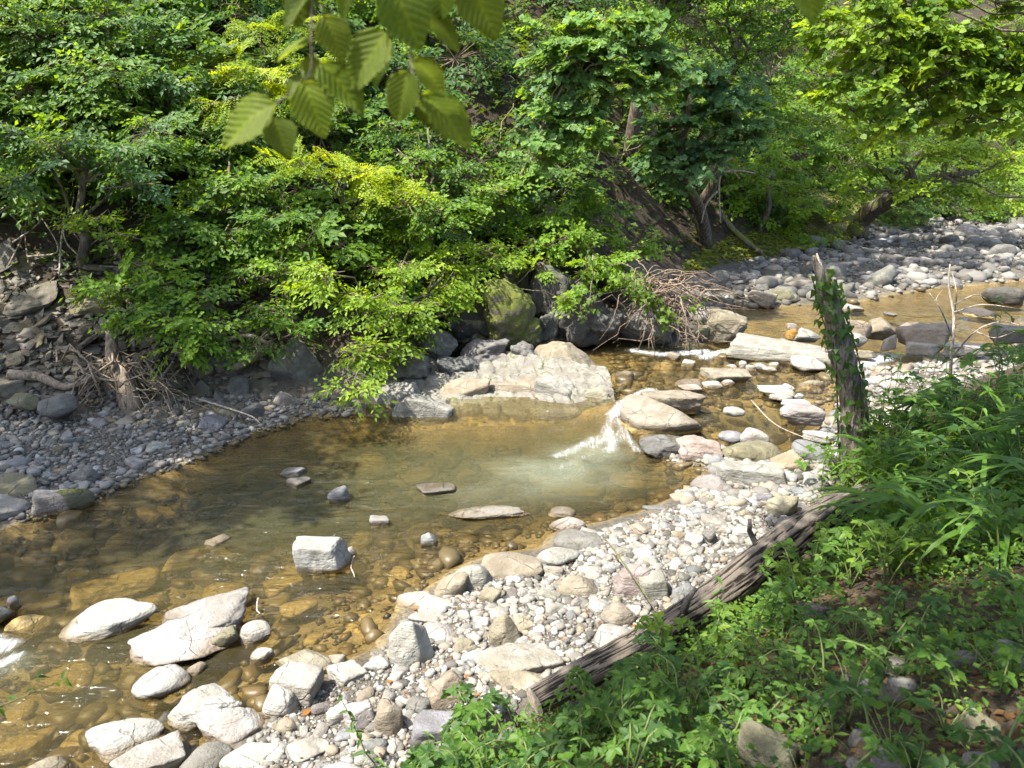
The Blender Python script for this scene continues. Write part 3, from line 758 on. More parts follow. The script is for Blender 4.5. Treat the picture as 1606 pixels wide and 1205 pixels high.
# ---- gravel bar
hero((753, 868, 854, 918), .06, 'round', TAN, name='boulder', label='large tan boulder with a dark seam on the pool edge of the gravel bar', cat='boulder', sub=4, lumps=.05)
hero((705, 880, 772, 937), .03, 'round', PALE, name='boulder', label='round grey disc of stone leaning on the tan boulder', cat='boulder', tilt=.4)
hero((678, 896, 738, 947), .03, 'round', TAN, name='boulder', label='cream rounded boulder beside the leaning disc', cat='boulder')
hero((617, 929, 688, 958), .01, 'round', WHITE, label='white pitted knobbly stone at the water corner of the gravel bar', lumps=.14)
hero((655, 936, 722, 970), .04, 'wedge', WHITE, label='white ridge-shaped stone behind the knobbly one')
hero((640, 960, 705, 986), .05, 'slab', WHITE, label='flat white slab lying above the upright tooth')
hero((611, 973, 682, 1054), .04, 'wedge', WHITE, name='boulder', label='tall white tooth-shaped boulder on the gravel bar', cat='boulder', sub=4, dr=.55, lumps=.04)
hero((716, 934, 752, 953), .06, 'round', PALE, label='pale round cobble below the leaning disc')
hero((750, 922, 787, 957), .08, 'block', TAN, label='cream block below the large tan boulder')
hero((766, 966, 818, 1020), .1, 'wedge', TAN, name='boulder', label='cream wedge boulder in the middle of the gravel bar', cat='boulder', dr=.6)
hero((738, 1011, 888, 1078), .12, 'slab', PALE, name='boulder', label='broad pale boulder dappled with leaf shadow at the end of the log', cat='boulder', sub=4, lumps=.09)
hero((760, 1041, 874, 1096), .14, 'wedge', TAN, name='boulder', label='warm tan boulder in front of the broad dappled one', cat='boulder', sub=4)
hero((660, 1053, 742, 1122), .1, 'wedge', TAN, name='boulder', label='large tan wedge near the herbs at the bottom of the gravel bar', cat='boulder', sub=4)
hero((838, 858, 910, 895), .07, 'round', PALE, name='boulder', label='smooth grey oval between the tan boulder and the hollowed stone', cat='boulder')
hero((866, 832, 948, 871), .04, 'round', GREY, name='boulder', label='grey green oval stone with a hollow at the waterline', cat='boulder', lumps=.12)
hero((870, 898, 944, 949), .1, 'wedge', TAN, name='boulder', label='cream four-sided stone in the gravel above the log', cat='boulder')
hero((836, 924, 882, 954), .1, 'slab', PALE, label='small cream slab beside the four-sided stone')
hero((848, 885, 884, 906), .09, 'round', PINK, label='pinkish cobble tucked under the smooth grey oval')
hero((940, 946, 997, 987), .16, 'round', TAN, name='boulder', label='round cream boulder touching the upper side of the log', cat='boulder')
hero((960, 886, 1020, 940), .14, 'angular', PINK, name='boulder', label='purplish grey faceted stone above the log', cat='boulder')
hero((998, 895, 1050, 945), .15, 'slab', PALE, label='pale slab beside the purplish faceted stone')
hero((906, 832, 985, 854), .06, 'slab', PALE, label='flat white slab along the waterline behind the gravel', lumps=.1)
hero((1006, 789, 1062, 806), .02, 'slab', BLUE, label='long flat blue white stone at the pool edge below the brick-shaped slab')
hero((1068, 772, 1090, 788), .03, 'angular', WHITE, label='small white angular stone in the shallows by the brick-shaped slab')
hero((1066, 796, 1112, 818), .06, 'round', BLUE, label='blue grey cobble in the damp gravel below the brick-shaped slab')
hero((1096, 808, 1146, 834), .09, 'round', PALE, label='pale round cobble in the damp gravel above the log')
hero((1070, 816, 1098, 830), .08, 'slab', BLUE, label='flat blue cobble between two rounded ones in damp gravel')
hero((1100, 826, 1128, 858), .1, 'slab', GREY, label='narrow grey stone on edge in the damp gravel', tilt=.9)
hero((1148, 826, 1186, 845), .14, 'round', WHITE, label='smooth white oval cobble close above the log')
hero((1072, 838, 1104, 862), .1, 'angular', WHITE, label='white angular cobble above the middle of the log')
hero((1198, 775, 1248, 812), .14, 'round', TAN, name='boulder', label='cream rounded boulder between the brick-shaped slab and the log', cat='boulder')
hero((428, 1038, 514, 1116), .04, 'slab', PALE, name='boulder', label='long grey stone lying aslant at the gravel tip', cat='boulder', sub=4, yaw=-.7, dr=1.0)
hero((413, 1074, 472, 1130), .04, 'round', WHITE, name='boulder', label='white oval stone beside the long aslant grey one', cat='boulder', yaw=-.5)
hero((434, 1020, 524, 1064), .02, 'angular', TAN, name='boulder', label='cream faceted boulder at the outer tip of the gravel bar', cat='boulder', sub=4)
hero((503, 1030, 546, 1048), .02, 'slab', WHITE, label='flat white stone behind the cream faceted boulder')
hero((515, 1040, 580, 1080), .04, 'slab', WHITE, name='boulder', label='white slab pointing into the water at the gravel edge', cat='boulder', yaw=.5)
hero((572, 1032, 612, 1058), .05, 'round', WHITE, label='white oval cobble beside the upright tooth')
hero((183, 1172, 292, 1222), .02, 'slab', PALE, name='boulder', label='flat grey boulder with a sunlit rim in the shallows at the bank foot', cat='boulder', sub=4)
hero((284, 1172, 368, 1218), .03, 'round', GREY, name='boulder', label='smooth grey stone between the flat grey boulder and the white one', cat='boulder')
hero((348, 1168, 450, 1216), .04, 'round', WHITE, name='boulder', label='white boulder with fine cracks beside the smooth grey stone', cat='boulder', sub=4)
hero((450, 1164, 520, 1200), .06, 'angular', PALE, label='broken pale stone at the foot of the shaded bank')
hero((540, 1104, 592, 1150), .08, 'angular', WHITE, label='white broken stone in the lower gravel')
hero((588, 1102, 634, 1162), .1, 'round', TAN, name='boulder', label='cream upright stone half in leaf shadow in the lower gravel', cat='boulder')
hero((636, 1090, 690, 1130), .1, 'round', GREY, label='grey green round stone below the large tan wedge', lumps=.1)
hero((645, 1118, 732, 1172), .12, 'slab', BLUE, name='boulder', label='blue grey slab in leaf shadow at the foot of the herbs', cat='boulder')
hero((768, 1148, 824, 1215), .35, 'round', GREY, name='boulder', label='dark smooth boulder standing among the herbs of the shaded bank', cat='boulder', wl=-9)
hero((850, 1162, 960, 1222), .5, 'slab', GREY, name='boulder', label='broad grey boulder half hidden by herbs on the shaded bank', cat='boulder', sub=4, wl=-9)

# ---- stones of the shaded near bank
for b, kd, c_, lb in [((1150, 1140, 1246, 1222), 'round', OLIVE, 'big round olive boulder low on the shaded bank'), ((1342, 1066, 1404, 1104), 'wedge', GREY, 'pointed grey stone in the bare patch of the shaded bank'),
                  ((1316, 1056, 1356, 1082), 'angular', DARK, 'dark stone beside the pointed grey one'), ((1386, 1058, 1430, 1106), 'round', GREY, 'rounded grey stone beside the pointed one'),
                  ((1388, 1030, 1416, 1064), 'slab', GREY, 'upright grey flake in the bare patch'), ((1494, 1118, 1566, 1166), 'slab', OLIVE, 'olive slab with leaves over it on the shaded bank'),
                  ((1330, 1144, 1366, 1172), 'round', GREY, 'small grey cobble above the litter of the shaded bank'), ((1326, 1190, 1362, 1212), 'round', GREY, 'pale grey cobble by fallen brown leaves'),
                  ((1364, 1178, 1420, 1218), 'slab', SLATE, 'slate grey stone by fallen brown leaves'), ((1110, 1130, 1160, 1160), 'round', DARK, 'dark cobble behind the big olive boulder'),
                  ((1480, 1016, 1530, 1050), 'slab', GREY, 'grey slab at the upper edge of the bare patch'), ((1398, 992, 1424, 1012), 'round', TAN, 'small sunlit tan stone in the herbs above the bare patch'),
                  ((1250, 940, 1302, 980), 'angular', DARK, 'dark angular stone half under the herbs below the log'), ((1508, 1180, 1570, 1220), 'round', GREY, 'grey cobble under leaves below the olive slab'),
                  ((1555, 1010, 1625, 1060), 'slab', GREY, 'grey ledge stone beside the bare patch'), ((1120, 1160, 1150, 1190), 'round', GREY, 'small grey cobble beside the big olive boulder')]:
    g = hit((b[0] + b[2]) / 2, b[3])
    hero(b, float(g[2]), kd, c_, name='boulder' if b[2] - b[0] > 80 else 'bank_stone', label=lb, base=g, cat='stone', bury=.35, wl=-9, moss=.06)

# ---------------------------------------------------------------- bedrock ledge and mossy crag
led = thing('rock_ledge', 'long tilted ledge of pale cracked bedrock along the far edge of the pool', 'rock ledge', at(760, 645, 0))
for b, lv, kd, c_, ms in [((596, 633, 688, 665), 0, 'slab', PALE, 0), ((622, 612, 708, 656), .1, 'slab', PALE, 0.02), 
                          ((742, 580, 925, 622), .2, 'slab', TAN, .10), ((824, 622, 962, 655), 0, 'slab', OLIVE, .42), ((880, 602, 955, 634), .12, 'slab', TAN, .15),
                          ((694, 588, 764, 622), .18, 'slab', TAN, .12), 
                          ((590, 600, 660, 640), .12, 'slab', PALE, .0), ((560, 640, 606, 660), .02, 'slab', PALE, 0), ((840, 590, 900, 625), .2, 'slab', PALE, .1), ]:
    if b[2] - b[0] < 200: b = (b[0] - 7, b[1], b[2] + 7, b[3])
    hero(b, lv, kd, c_, name='slab', moss=ms, parent=led, yaw=-.22 + rng.normal(0, .08), tilt=-.10, sub=4, bury=.62, lumps=.07, dr=.6, wl=0)
fr = smooth_poly([np.append(at(x, y, 0)[:2], 0) for x, y in [(560, 664), (640, 668), (740, 662), (830, 660), (900, 656), (966, 645)]], 24)
bk = smooth_poly([np.append(at(x, y, .35)[:2], 0) for x, y in [(590, 590), (660, 575), (740, 570), (820, 575), (880, 585), (955, 600)]], 24)
nu_, nv_ = len(fr), 60
vv = np.linspace(-.12, 1.1, nv_)[:, None]
SX = fr[None, :, 0] * (1 - vv) + bk[None, :, 0] * vv; SY = fr[None, :, 1] * (1 - vv) + bk[None, :, 1] * vv
uu = np.broadcast_to(np.linspace(0, 1, nu_)[None], SX.shape)
ph = vv * 4.2 + uu * 1.7 + .35 * n2(SX, SY, 1.1, 81, 2)
st_ = np.floor(ph) + sstep(.0, .16, ph - np.floor(ph))
zz_ = -.10 + .10 * st_ + .03 * (ph - np.floor(ph)) - .02 * uu + .05 * n2(SX, SY, 1.6, 83, 4) + .018 * n2(SX, SY, 9.0, 84, 3)
cr_ = uu * 11 + .8 * np.floor(ph) * .37 + .5 * n2(SX, SY, .9, 85, 2) + vv * .9
zz_ = zz_ - .08 * np.exp(-((cr_ - np.round(cr_)) / .045) ** 2)
zz_ = zz_ - .3 * sstep(0.0, -.12, vv)
ii_ = np.arange(nv_ - 1)[:, None] * nu_; jj_ = np.arange(nu_ - 1)[None]
QS = np.stack([ii_ + jj_, ii_ + jj_ + 1, ii_ + nu_ + jj_ + 1, ii_ + nu_ + jj_], -1).reshape(-1, 4)
sh_ = link('shelf', make_mesh('shelf', np.stack([SX, SY, zz_], -1).reshape(-1, 3) - np.array(led.location), QS, [M_ROCK]), led, color=(.20, .19, .165))
sh_['wl'] = 0.0; sh_['moss'] = .27
hero((832, 532, 944, 602), .15, 'wedge', TAN, name='boulder', label='tall tan boulder with moss spots at the upstream end of the bedrock ledge', cat='boulder', sub=4, moss=.10, lumps=.10, dr=.7)
crag = thing('rock_crag', 'mossy rock crag with dark clefts standing above the bedrock ledge', 'rock crag', at(810, 515, .6))
for b, lv, kd, c_, ms in [((752, 430, 842, 528), .7, 'round', OLIVE, .95), ((772, 395, 832, 450), 1.2, 'round', OLIVE, .9), ((696, 440, 790, 522), .7, 'round', DARK, .75), ((826, 405, 915, 505), .7, 'block', DARK, .20), ((870, 430, 960, 520), .6, 'angular', DARK, .15),
                          ((698, 488, 775, 535), .55, 'block', TAN, .55), ((782, 492, 850, 540), .5, 'round', OLIVE, .9), ((640, 500, 720, 560), .5, 'angular', GREY, .25), ((720, 525, 800, 575), .35, 'angular', GREY, .25),
                          ((790, 535, 850, 580), .3, 'angular', SLATE, .15), ((600, 540, 680, 600), .3, 'angular', GREY, .25), ((680, 550, 760, 595), .25, 'angular', SLATE, .2), ((840, 482, 880, 528), .5, 'slab', SLATE, .1),
                          ((900, 480, 980, 530), .45, 'slab', SLATE, .05), ((860, 506, 940, 532), .3, 'slab', BLUE, 0), ((960, 470, 1060, 530), .42, 'angular', GREY, .2), ((920, 400, 1060, 490), .7, 'angular', DARK, .3)]:
    hero(b, lv, kd, c_, name='rock', moss=ms, parent=crag, sub=4, bury=.3, lumps=.20, dr=.9, wl=.2)

# ---------------------------------------------------------------- smaller countable stones
POOLM = []
for k in range(14):
    kd = ['round', 'angular', 'slab', 'angular', 'round', 'wedge', 'slab'][k % 7]
    V, Fc = rock_shape(900 + k, 2, kind=kd, lumps=.07)
    V = V * np.array([1, .78, .5 if kd == 'slab' else .62]) + np.array([0, 0, .3])
    POOLM.append(make_mesh('stone', V, Fc, [M_ROCK], True))
def scatter_stones(n, gen, rad, cols, name, label, cat, group, moss=0.0, tries=60, wl=None, sink=0.25, tiltk=.25, gap=.78):
    made = 0
    for _ in range(n * tries):
        if made >= n: break
        p = gen()
        r = float(np.clip(rng.lognormal(math.log(rad[0]), rad[1]), rad[2], rad[3]))
        if any((p[0] - q[0]) ** 2 + (p[1] - q[1]) ** 2 < (gap * (r + q[2])) ** 2 for q in PLACED): continue
        z = ground_at(p)
        if gen.ok and not gen.ok(p, z): continue
        mk = nearest_mark(p)
        o = link(name, POOLM[rng.integers(len(POOLM))], None, (p[0], p[1], z - sink * r), label + ' nearest the ' + mk, cat, group + ', by the ' + mk, color=tint(cols[rng.integers(len(cols))], .12))
        o.scale = (r, r * rng.uniform(.75, 1.1), r * rng.uniform(.7, 1.1))
        o.rotation_euler = (rng.normal(0, tiltk), rng.normal(0, tiltk), rng.uniform(0, 6.28))
        o['wl'] = float(level(p[1]) if wl is None else wl); o['moss'] = moss
        PLACED.append((p[0], p[1], r)); made += 1
    return made
class PixGen:
    """places inside an outline of the picture, dropped on the land"""
    def __init__(s, outline, z, ok=None):
        s.P = np.array([at(x, y, z)[:2] for x, y in outline]); s.ok = ok
        s.a = s.P.min(0); s.b = s.P.max(0)
    def __call__(s):
        while True:
            p = s.a + (s.b - s.a) * rng.random(2)
            if pdist(s.P, p[:1], p[1:2])[0] < 0: return p
BAR = [(330, 1230), (400, 1140), (470, 1085), (560, 1050), (620, 985), (660, 945), (740, 900), (850, 870), (900, 840), (1000, 812), (1100, 775), (1250, 765), (1260, 830), (1110, 940), (900, 1060), (760, 1150), (640, 1210), (480, 1260)]
dry = lambda p, z: s_water(p[:1], p[1:2])[0] > 0.02
n1 = scatter_stones(190, PixGen(BAR, .1, dry), (.085, .5, .04, .20), [WHITE, PALE, PALE, GREY, TAN, BLUE], 'cobble', 'pale dry cobble in the gravel bar', 'stone', 'cobbles of the sunlit gravel bar')
n2_ = scatter_stones(45, PixGen([(-80, 740), (0, 690), (120, 665), (260, 670), (420, 655), (520, 650), (400, 690), (270, 745), (140, 785), (40, 790)], .08, dry), (.085, .4, .045, .2), [BLUE, BLUE, GREY, PALE, SLATE], 'shingle_stone', 'blue grey cobble on the shingle shore', 'stone', 'cobbles of the shingle shore')
n3 = scatter_stones(80, PixGen([(1140, 485), (1100, 460), (1160, 425), (1330, 385), (1606, 345), (1750, 340), (1750, 420), (1606, 440), (1450, 452), (1330, 474), (1210, 480)], .6, dry), (.23, .45, .10, .55), [GREY, SLATE, DARK, SLATE, GREY], 'bar_stone', 'grey stone of the far gravel bar', 'stone', 'stones of the far gravel bar')
n4 = scatter_stones(52, PixGen([(1040, 730), (1320, 640), (1330, 690), (1280, 760), (1250, 800), (1130, 770)], .15, dry), (.12, .45, .06, .24), [WHITE, PALE, BLUE, GREY], 'cobble', 'pale cobble in the heap beside the rapid', 'stone', 'cobbles around the boulder heap at the rapid')
wetok = lambda p, z: s_water(p[:1], p[1:2])[0] < -0.12
n5 = scatter_stones(46, PixGen([(0, 850), (250, 770), (500, 700), (700, 690), (1000, 700), (1090, 750), (900, 810), (700, 890), (600, 980), (480, 1050), (300, 1140), (120, 1230), (-150, 1230), (-300, 1000)], 0, wetok), (.17, .4, .09, .36), [TAN, TAN, OLIVE, GREY], 'drowned_stone', 'ochre drowned stone of the pool bed', 'stone', 'drowned stones on the pool bed', sink=.3)
n6 = scatter_stones(24, PixGen([(930, 600), (1000, 560), (1300, 590), (1290, 640), (1150, 670), (1080, 640)], .1, wetok), (.12, .4, .07, .25), [TAN, OLIVE, GREY], 'drowned_stone', 'brown drowned stone above the rapid', 'stone', 'drowned stones above the rapid', sink=.2)

# slate shards of the rubble slope
SH = []
for k in range(8):
    V, Fc = rock_shape(1200 + k, 2, 'slab', lumps=.05)
    SH.append(make_mesh('shard', V * np.array([1, .66, .17]) + np.array([0, 0, .1]), Fc, [M_ROCK], False))
made = 0
while made < 110:
    px, py = rng.uniform(-60, 420), rng.uniform(410, 655)
    if px > 180 and py < 540: continue
    g = hit(px, py)
    r = float(np.clip(rng.lognormal(math.log(.13), .5), .05, .42))
    if any((g[0] - q[0]) ** 2 + (g[1] - q[1]) ** 2 < (.6 * (r + q[2])) ** 2 for q in PLACED): continue
    o = link('slate_shard', SH[rng.integers(8)], None, g - np.array([0, 0, .02]), 'flat slate shard on the rubble slope nearest the ' + nearest_mark(g), 'stone', 'slate shards by the ' + nearest_mark(g), color=tint([GREY, SLATE, OLIVE, TAN][rng.integers(4)], .12) * np.array([.80, .74, .64]))
    o.scale = (r, r, r * rng.uniform(.8, 1.6)); o.rotation_euler = (rng.normal(.55, .25), rng.normal(-.2, .3), rng.uniform(-.9, .9) + (math.pi if rng.random() < .0 else 0))
    o['wl'] = -9.0; o['moss'] = 0.05
    PLACED.append((g[0], g[1], r)); made += 1

# ---------------------------------------------------------------- gravel: too many to count
def gravel_patch(name, outline, zref, n, rad, label, cols=(0, 1), big=0.1, ok=None, sub_big=1, wet=False):
    gen = PixGen(outline, zref)
    m = int(n * 1.6)
    P = gen.a + (gen.b - gen.a) * rng.random((m * 3, 2))
    P = P[pdist(gen.P, P[:, 0], P[:, 1]) < 0]
    sw = s_water(P[:, 0], P[:, 1])
    P = P[sw < -0.05] if wet else P[sw > -0.06]
    P = P[:n]
    z = land(P[:, 0], P[:, 1]); n = len(P)
    r = np.clip(rng.lognormal(math.log(rad), .5, n) * np.exp(.45 * n2(P[:, 0], P[:, 1], .9, 71, 3)), rad * .35, rad * 3.2)
    Vs, Fs, A, W = [], [], [], []; off = 0
    order = np.argsort(r)
    split = int(n * (1 - big))
    sw = s_water(P[:, 0], P[:, 1])
    for sub, ids in ((-1, order[:int(n * .7)]), (0, order[int(n * .7):split]), (sub_big, order[split:])):
        for k in range(5):
            q = ids[k::5]
            if not len(q): continue
            Vt, Ft = rock_shape(1500 + k + 10 * sub, sub, ['slab', 'slab', 'angular', 'round', 'angular'][k], lumps=.05)
            S3 = np.stack([r[q], r[q] * rng.uniform(.6, .95, len(q)), r[q] * rng.uniform(.35, .7, len(q))], -1)
            a = rng.uniform(0, 6.28, len(q)); tx = rng.normal(0, .3, len(q))
            v = Vt[None] * S3[:, None]
            v = np.stack([v[..., 0], v[..., 1] * np.cos(tx)[:, None] - v[..., 2] * np.sin(tx)[:, None], v[..., 1] * np.sin(tx)[:, None] + v[..., 2] * np.cos(tx)[:, None]], -1)
            v = np.stack([v[..., 0] * np.cos(a)[:, None] - v[..., 1] * np.sin(a)[:, None], v[..., 0] * np.sin(a)[:, None] + v[..., 1] * np.cos(a)[:, None], v[..., 2]], -1)
            v = v + np.stack([P[q, 0], P[q, 1], z[q] + S3[:, 2] * .3], -1)[:, None]
            Vs.append(v.reshape(-1, 3)); Fs.append((Ft[None] + (np.arange(len(q)) * len(Vt))[:, None, None] + off).reshape(-1, 3))
            A.append(np.repeat(np.clip(rng.normal((cols[0] + cols[1]) / 2, (cols[1] - cols[0]) / 3.2, len(q)), 0, 1), len(Vt)))
            W.append(np.repeat(sstep(.05, -.03, sw[q] + rng.normal(0, .02, len(q))), len(Vt)))
            off += len(q) * len(Vt)
    link(name, make_mesh(name, np.concatenate(Vs), np.concatenate(Fs), [M_GRAVEL], True, {'var': np.concatenate(A), 'wet': np.concatenate(W)}), label=label, cat='gravel', kind='stuff')
gravel_patch('gravel', BAR + [(300, 1260)], .1, 12500, .0155, 'pale sunlit gravel between the cobbles of the near bar', (.0, .95), .05)
gravel_patch('gravel', [(-120, 760), (-60, 690), (60, 650), (260, 650), (430, 640), (560, 640), (570, 668), (420, 690), (280, 748), (150, 790), (20, 810)], .08, 5000, .024, 'blue grey shingle of the shaded shingle shore', (.0, .7), .08)
gravel_patch('gravel', [(1050, 500), (1080, 460), (1160, 420), (1330, 378), (1606, 340), (1800, 335), (1800, 425), (1606, 445), (1450, 458), (1330, 480), (1200, 488)], .6, 4200, .08, 'grey shingle of the far gravel bar', (.0, .6), .1)
gravel_patch('gravel', [(1000, 720), (1320, 630), (1345, 690), (1290, 780), (1250, 810), (1080, 790)], .12, 2000, .032, 'pale shingle around the boulder heap by the rapid', (.2, .9), .08)
gravel_patch('riverbed_gravel', [(-300, 900), (0, 840), (250, 760), (500, 690), (700, 680), (1000, 690), (1110, 750), (900, 820), (700, 910), (600, 1000), (480, 1060), (300, 1170), (120, 1260), (-300, 1260)], 0, 2600, .05, 'ochre pebbles of the river bed under clear water', (.1, .9), .12, wet=True)
gravel_patch('riverbed_gravel', [(930, 610), (960, 560), (1300, 575), (1310, 640), (1150, 680), (1080, 650)], .1, 1000, .05, 'brown pebbles under the shallows above the rapid', (.1, .9), .12, wet=True)

gravel_patch('gravel', [(1330, 565), (1480, 545), (1660, 530), (1660, 600), (1500, 625), (1400, 655), (1345, 700), (1310, 680)], .3, 1800, .035, 'pale shingle behind the thicket by the ivy-clad stump', (.1, .9), .05)
scatter_stones(26, PixGen([(1330, 565), (1480, 548), (1640, 535), (1640, 590), (1500, 618), (1400, 645), (1345, 690), (1310, 670)], .3, dry), (.13, .4, .07, .26), [WHITE, PALE, TAN], 'cobble', 'pale cobble behind the thicket', 'stone', 'cobbles behind the thicket')
# broken shale covering the rubble slope
qx, qy = rng.uniform(-90, 430, 5200), rng.uniform(395, 665, 5200)
G3 = np.array([hit(a_, b_) for a_, b_ in zip(qx[:2600], qy[:2600])])
Vs, Fs, A, off = [], [], [], 0
for k in range(5):
    q = G3[k::5]; Vt, Ft = rock_shape(1700 + k, 0, 'slab', lumps=.1); nq = len(q)
    r = np.clip(rng.lognormal(math.log(.055), .5, nq), .02, .16)
    v = Vt[None] * (r[:, None] * np.array([1, .7, .22]))[:, None]
    ax_, az_ = rng.normal(.5, .35, nq), rng.uniform(-1.2, 1.2, nq)
    v = np.stack([v[..., 0], v[..., 1] * np.cos(ax_)[:, None] - v[..., 2] * np.sin(ax_)[:, None], v[..., 1] * np.sin(ax_)[:, None] + v[..., 2] * np.cos(ax_)[:, None]], -1)
    v = np.stack([v[..., 0] * np.cos(az_)[:, None] - v[..., 1] * np.sin(az_)[:, None], v[..., 0] * np.sin(az_)[:, None] + v[..., 1] * np.cos(az_)[:, None], v[..., 2]], -1) + q[:, None]
    Vs.append(v.reshape(-1, 3)); Fs.append((Ft[None] + (np.arange(nq) * len(Vt))[:, None, None] + off).reshape(-1, 3)); A.append(np.repeat(np.clip(rng.normal(.4, .22, nq), 0, 1), len(Vt))); off += nq * len(Vt)
link('shale_rubble', make_mesh('shale_rubble', np.concatenate(Vs), np.concatenate(Fs), [M_GRAVEL], False, {'var': np.concatenate(A), 'wet': np.concatenate(A) * 0 + .6}), label='broken brown shale rubble covering the rubble slope', cat='rubble', kind='stuff')
# ================================================================ foliage
# leaf templates: base at origin, tip along +Y, face up +Z
def lf(outline, fold=.12, droop=.15):
    """folded leaf: outline points of the right half (x,y); two sheets meeting at the midrib"""
    R = np.array(outline, float); n = len(R)
    z = lambda p: fold * np.abs(p[:, 0]) - droop * p[:, 1] ** 2
    right = np.column_stack([R, z(R)])
    left = right * np.array([-1, 1, 1])
    base = np.array([[0, 0, 0]]); tip = np.array([[0, 1, -droop]])
    V = np.concatenate([base, tip, right, left])
    r = list(range(2, 2 + n)); l = list(range(2 + n, 2 + 2 * n))
    return V, [0] + r + [1], [1] + l[::-1] + [0]
def leaf_template(kind):
    if kind == 'ovate': V, a, b = lf([(.29, .42)])
    elif kind == 'hazel': V, a, b = lf([(.36, .18), (.42, .58)])
    elif kind == 'lance': V, a, b = lf([(.17, .4)])
    elif kind == 'leaflet': V, a, b = lf([(.24, .5)])
    elif kind == 'ivy': V, a, b = lf([(.42, .2)])
    elif kind == 'maple':
        V, a, b = lf([(.44, .06), (.22, .34), (.5, .62)], .10, .2)
    Fc = [np.array([a]), np.array([b])]
    return V, Fc
TEMPL = {k: leaf_template(k) for k in ('ovate', 'hazel', 'lance', 'leaflet', 'ivy', 'maple')}
def stamp(kind, P, D, N, S):
    """many leaves as one sheet of geometry"""
    Vt, Fc = TEMPL[kind]
    D = norm(D); Xa = norm(np.cross(D, N)); Z = np.cross(Xa, D)
    V = P[:, None] + S[:, None, None] * (Vt[None, :, 0:1] * Xa[:, None] + Vt[None, :, 1:2] * D[:, None] + Vt[None, :, 2:3] * Z[:, None])
    n, k = len(P), len(Vt)
    Fs = [(f[0][None] + (np.arange(n) * k)[:, None]) for f in Fc]
    return V.reshape(-1, 3), np.concatenate(Fs), k
def spray_template(kind, r):
    """a flat fan of twigs with leaves; x forward, unit length. returns pos, dir, size, twig segments"""
    pos, dr, sz, seg = [], [], [], []
    if kind == 'pinnate':
        ax = [np.array([t, .05 * math.sin(4 * t), -.30 * t * t]) for t in np.linspace(0, 1, 4)]
        seg = [(ax[0], ax[3])]
        for t in np.linspace(.12, 1, 8):
            s = 1 if r.random() < .5 else -1
            for s in (1, -1):
                a = s * r.uniform(.6, 1.2)
                d = np.array([math.cos(a), math.sin(a), r.normal(-.1, .15)]); b = np.array([t, 0, -.30 * t * t])
                Lr = r.uniform(.28, .42)
                for q in np.linspace(.2, 1, 6):
                    for s2 in (1, -1):
                        e = np.array([math.cos(a + s2 * 1.15), math.sin(a + s2 * 1.15), r.normal(-.05, .15)])
                        pos.append(b + d * Lr * q - np.array([0, 0, .12 * q * q])); dr.append(e); sz.append(r.uniform(.8, 1.1))
    else:
        nb = 5 if kind != 'maple' else 3
        axes = [(np.zeros(3), 0.0, 1.0, r.normal(0, .15))]
        for i, t in enumerate(np.linspace(.18, .82, nb)):
            s = 1 if i % 2 == 0 else -1
            axes.append((np.array([t, 0.04 * r.normal(), -.22 * t * t]), s * r.uniform(.55, .95), r.uniform(.38, .6) * (1.1 - .5 * t), r.normal(0, .15)))
        for b, a, L, w in axes:
            d = np.array([math.cos(a), math.sin(a), w * .5])
            e = b + d * L - np.array([0, 0, .22 * L * L])
            if len(seg) < 2: seg.append((b, e))
            m = max(3, int(L * (11 if kind != 'maple' else 7)))
            for j, q in enumerate(np.linspace(.2, 1, m)):
                for s in ((1, -1) if kind == 'maple' else ((1,) if j % 2 else (-1,))):
                    aa = a + s * r.uniform(.5, 1.1) * (1 if q < .95 else .2)
                    pos.append(b + d * L * q - np.array([0, 0, .22 * (L * q) ** 2]) + np.array([0, 0, r.normal(0, .03)]))
                    dr.append(np.array([math.cos(aa), math.sin(aa), r.normal(-.25, .22)])); sz.append(r.uniform(.65, 1.15))
    return np.array(pos), np.array(dr), np.array(sz), np.array(seg)
SPR = {k: [spray_template(k, np.random.default_rng(50 + i)) for i in range(6)] for k in ('alt', 'pinnate', 'maple')}
PICK = {}
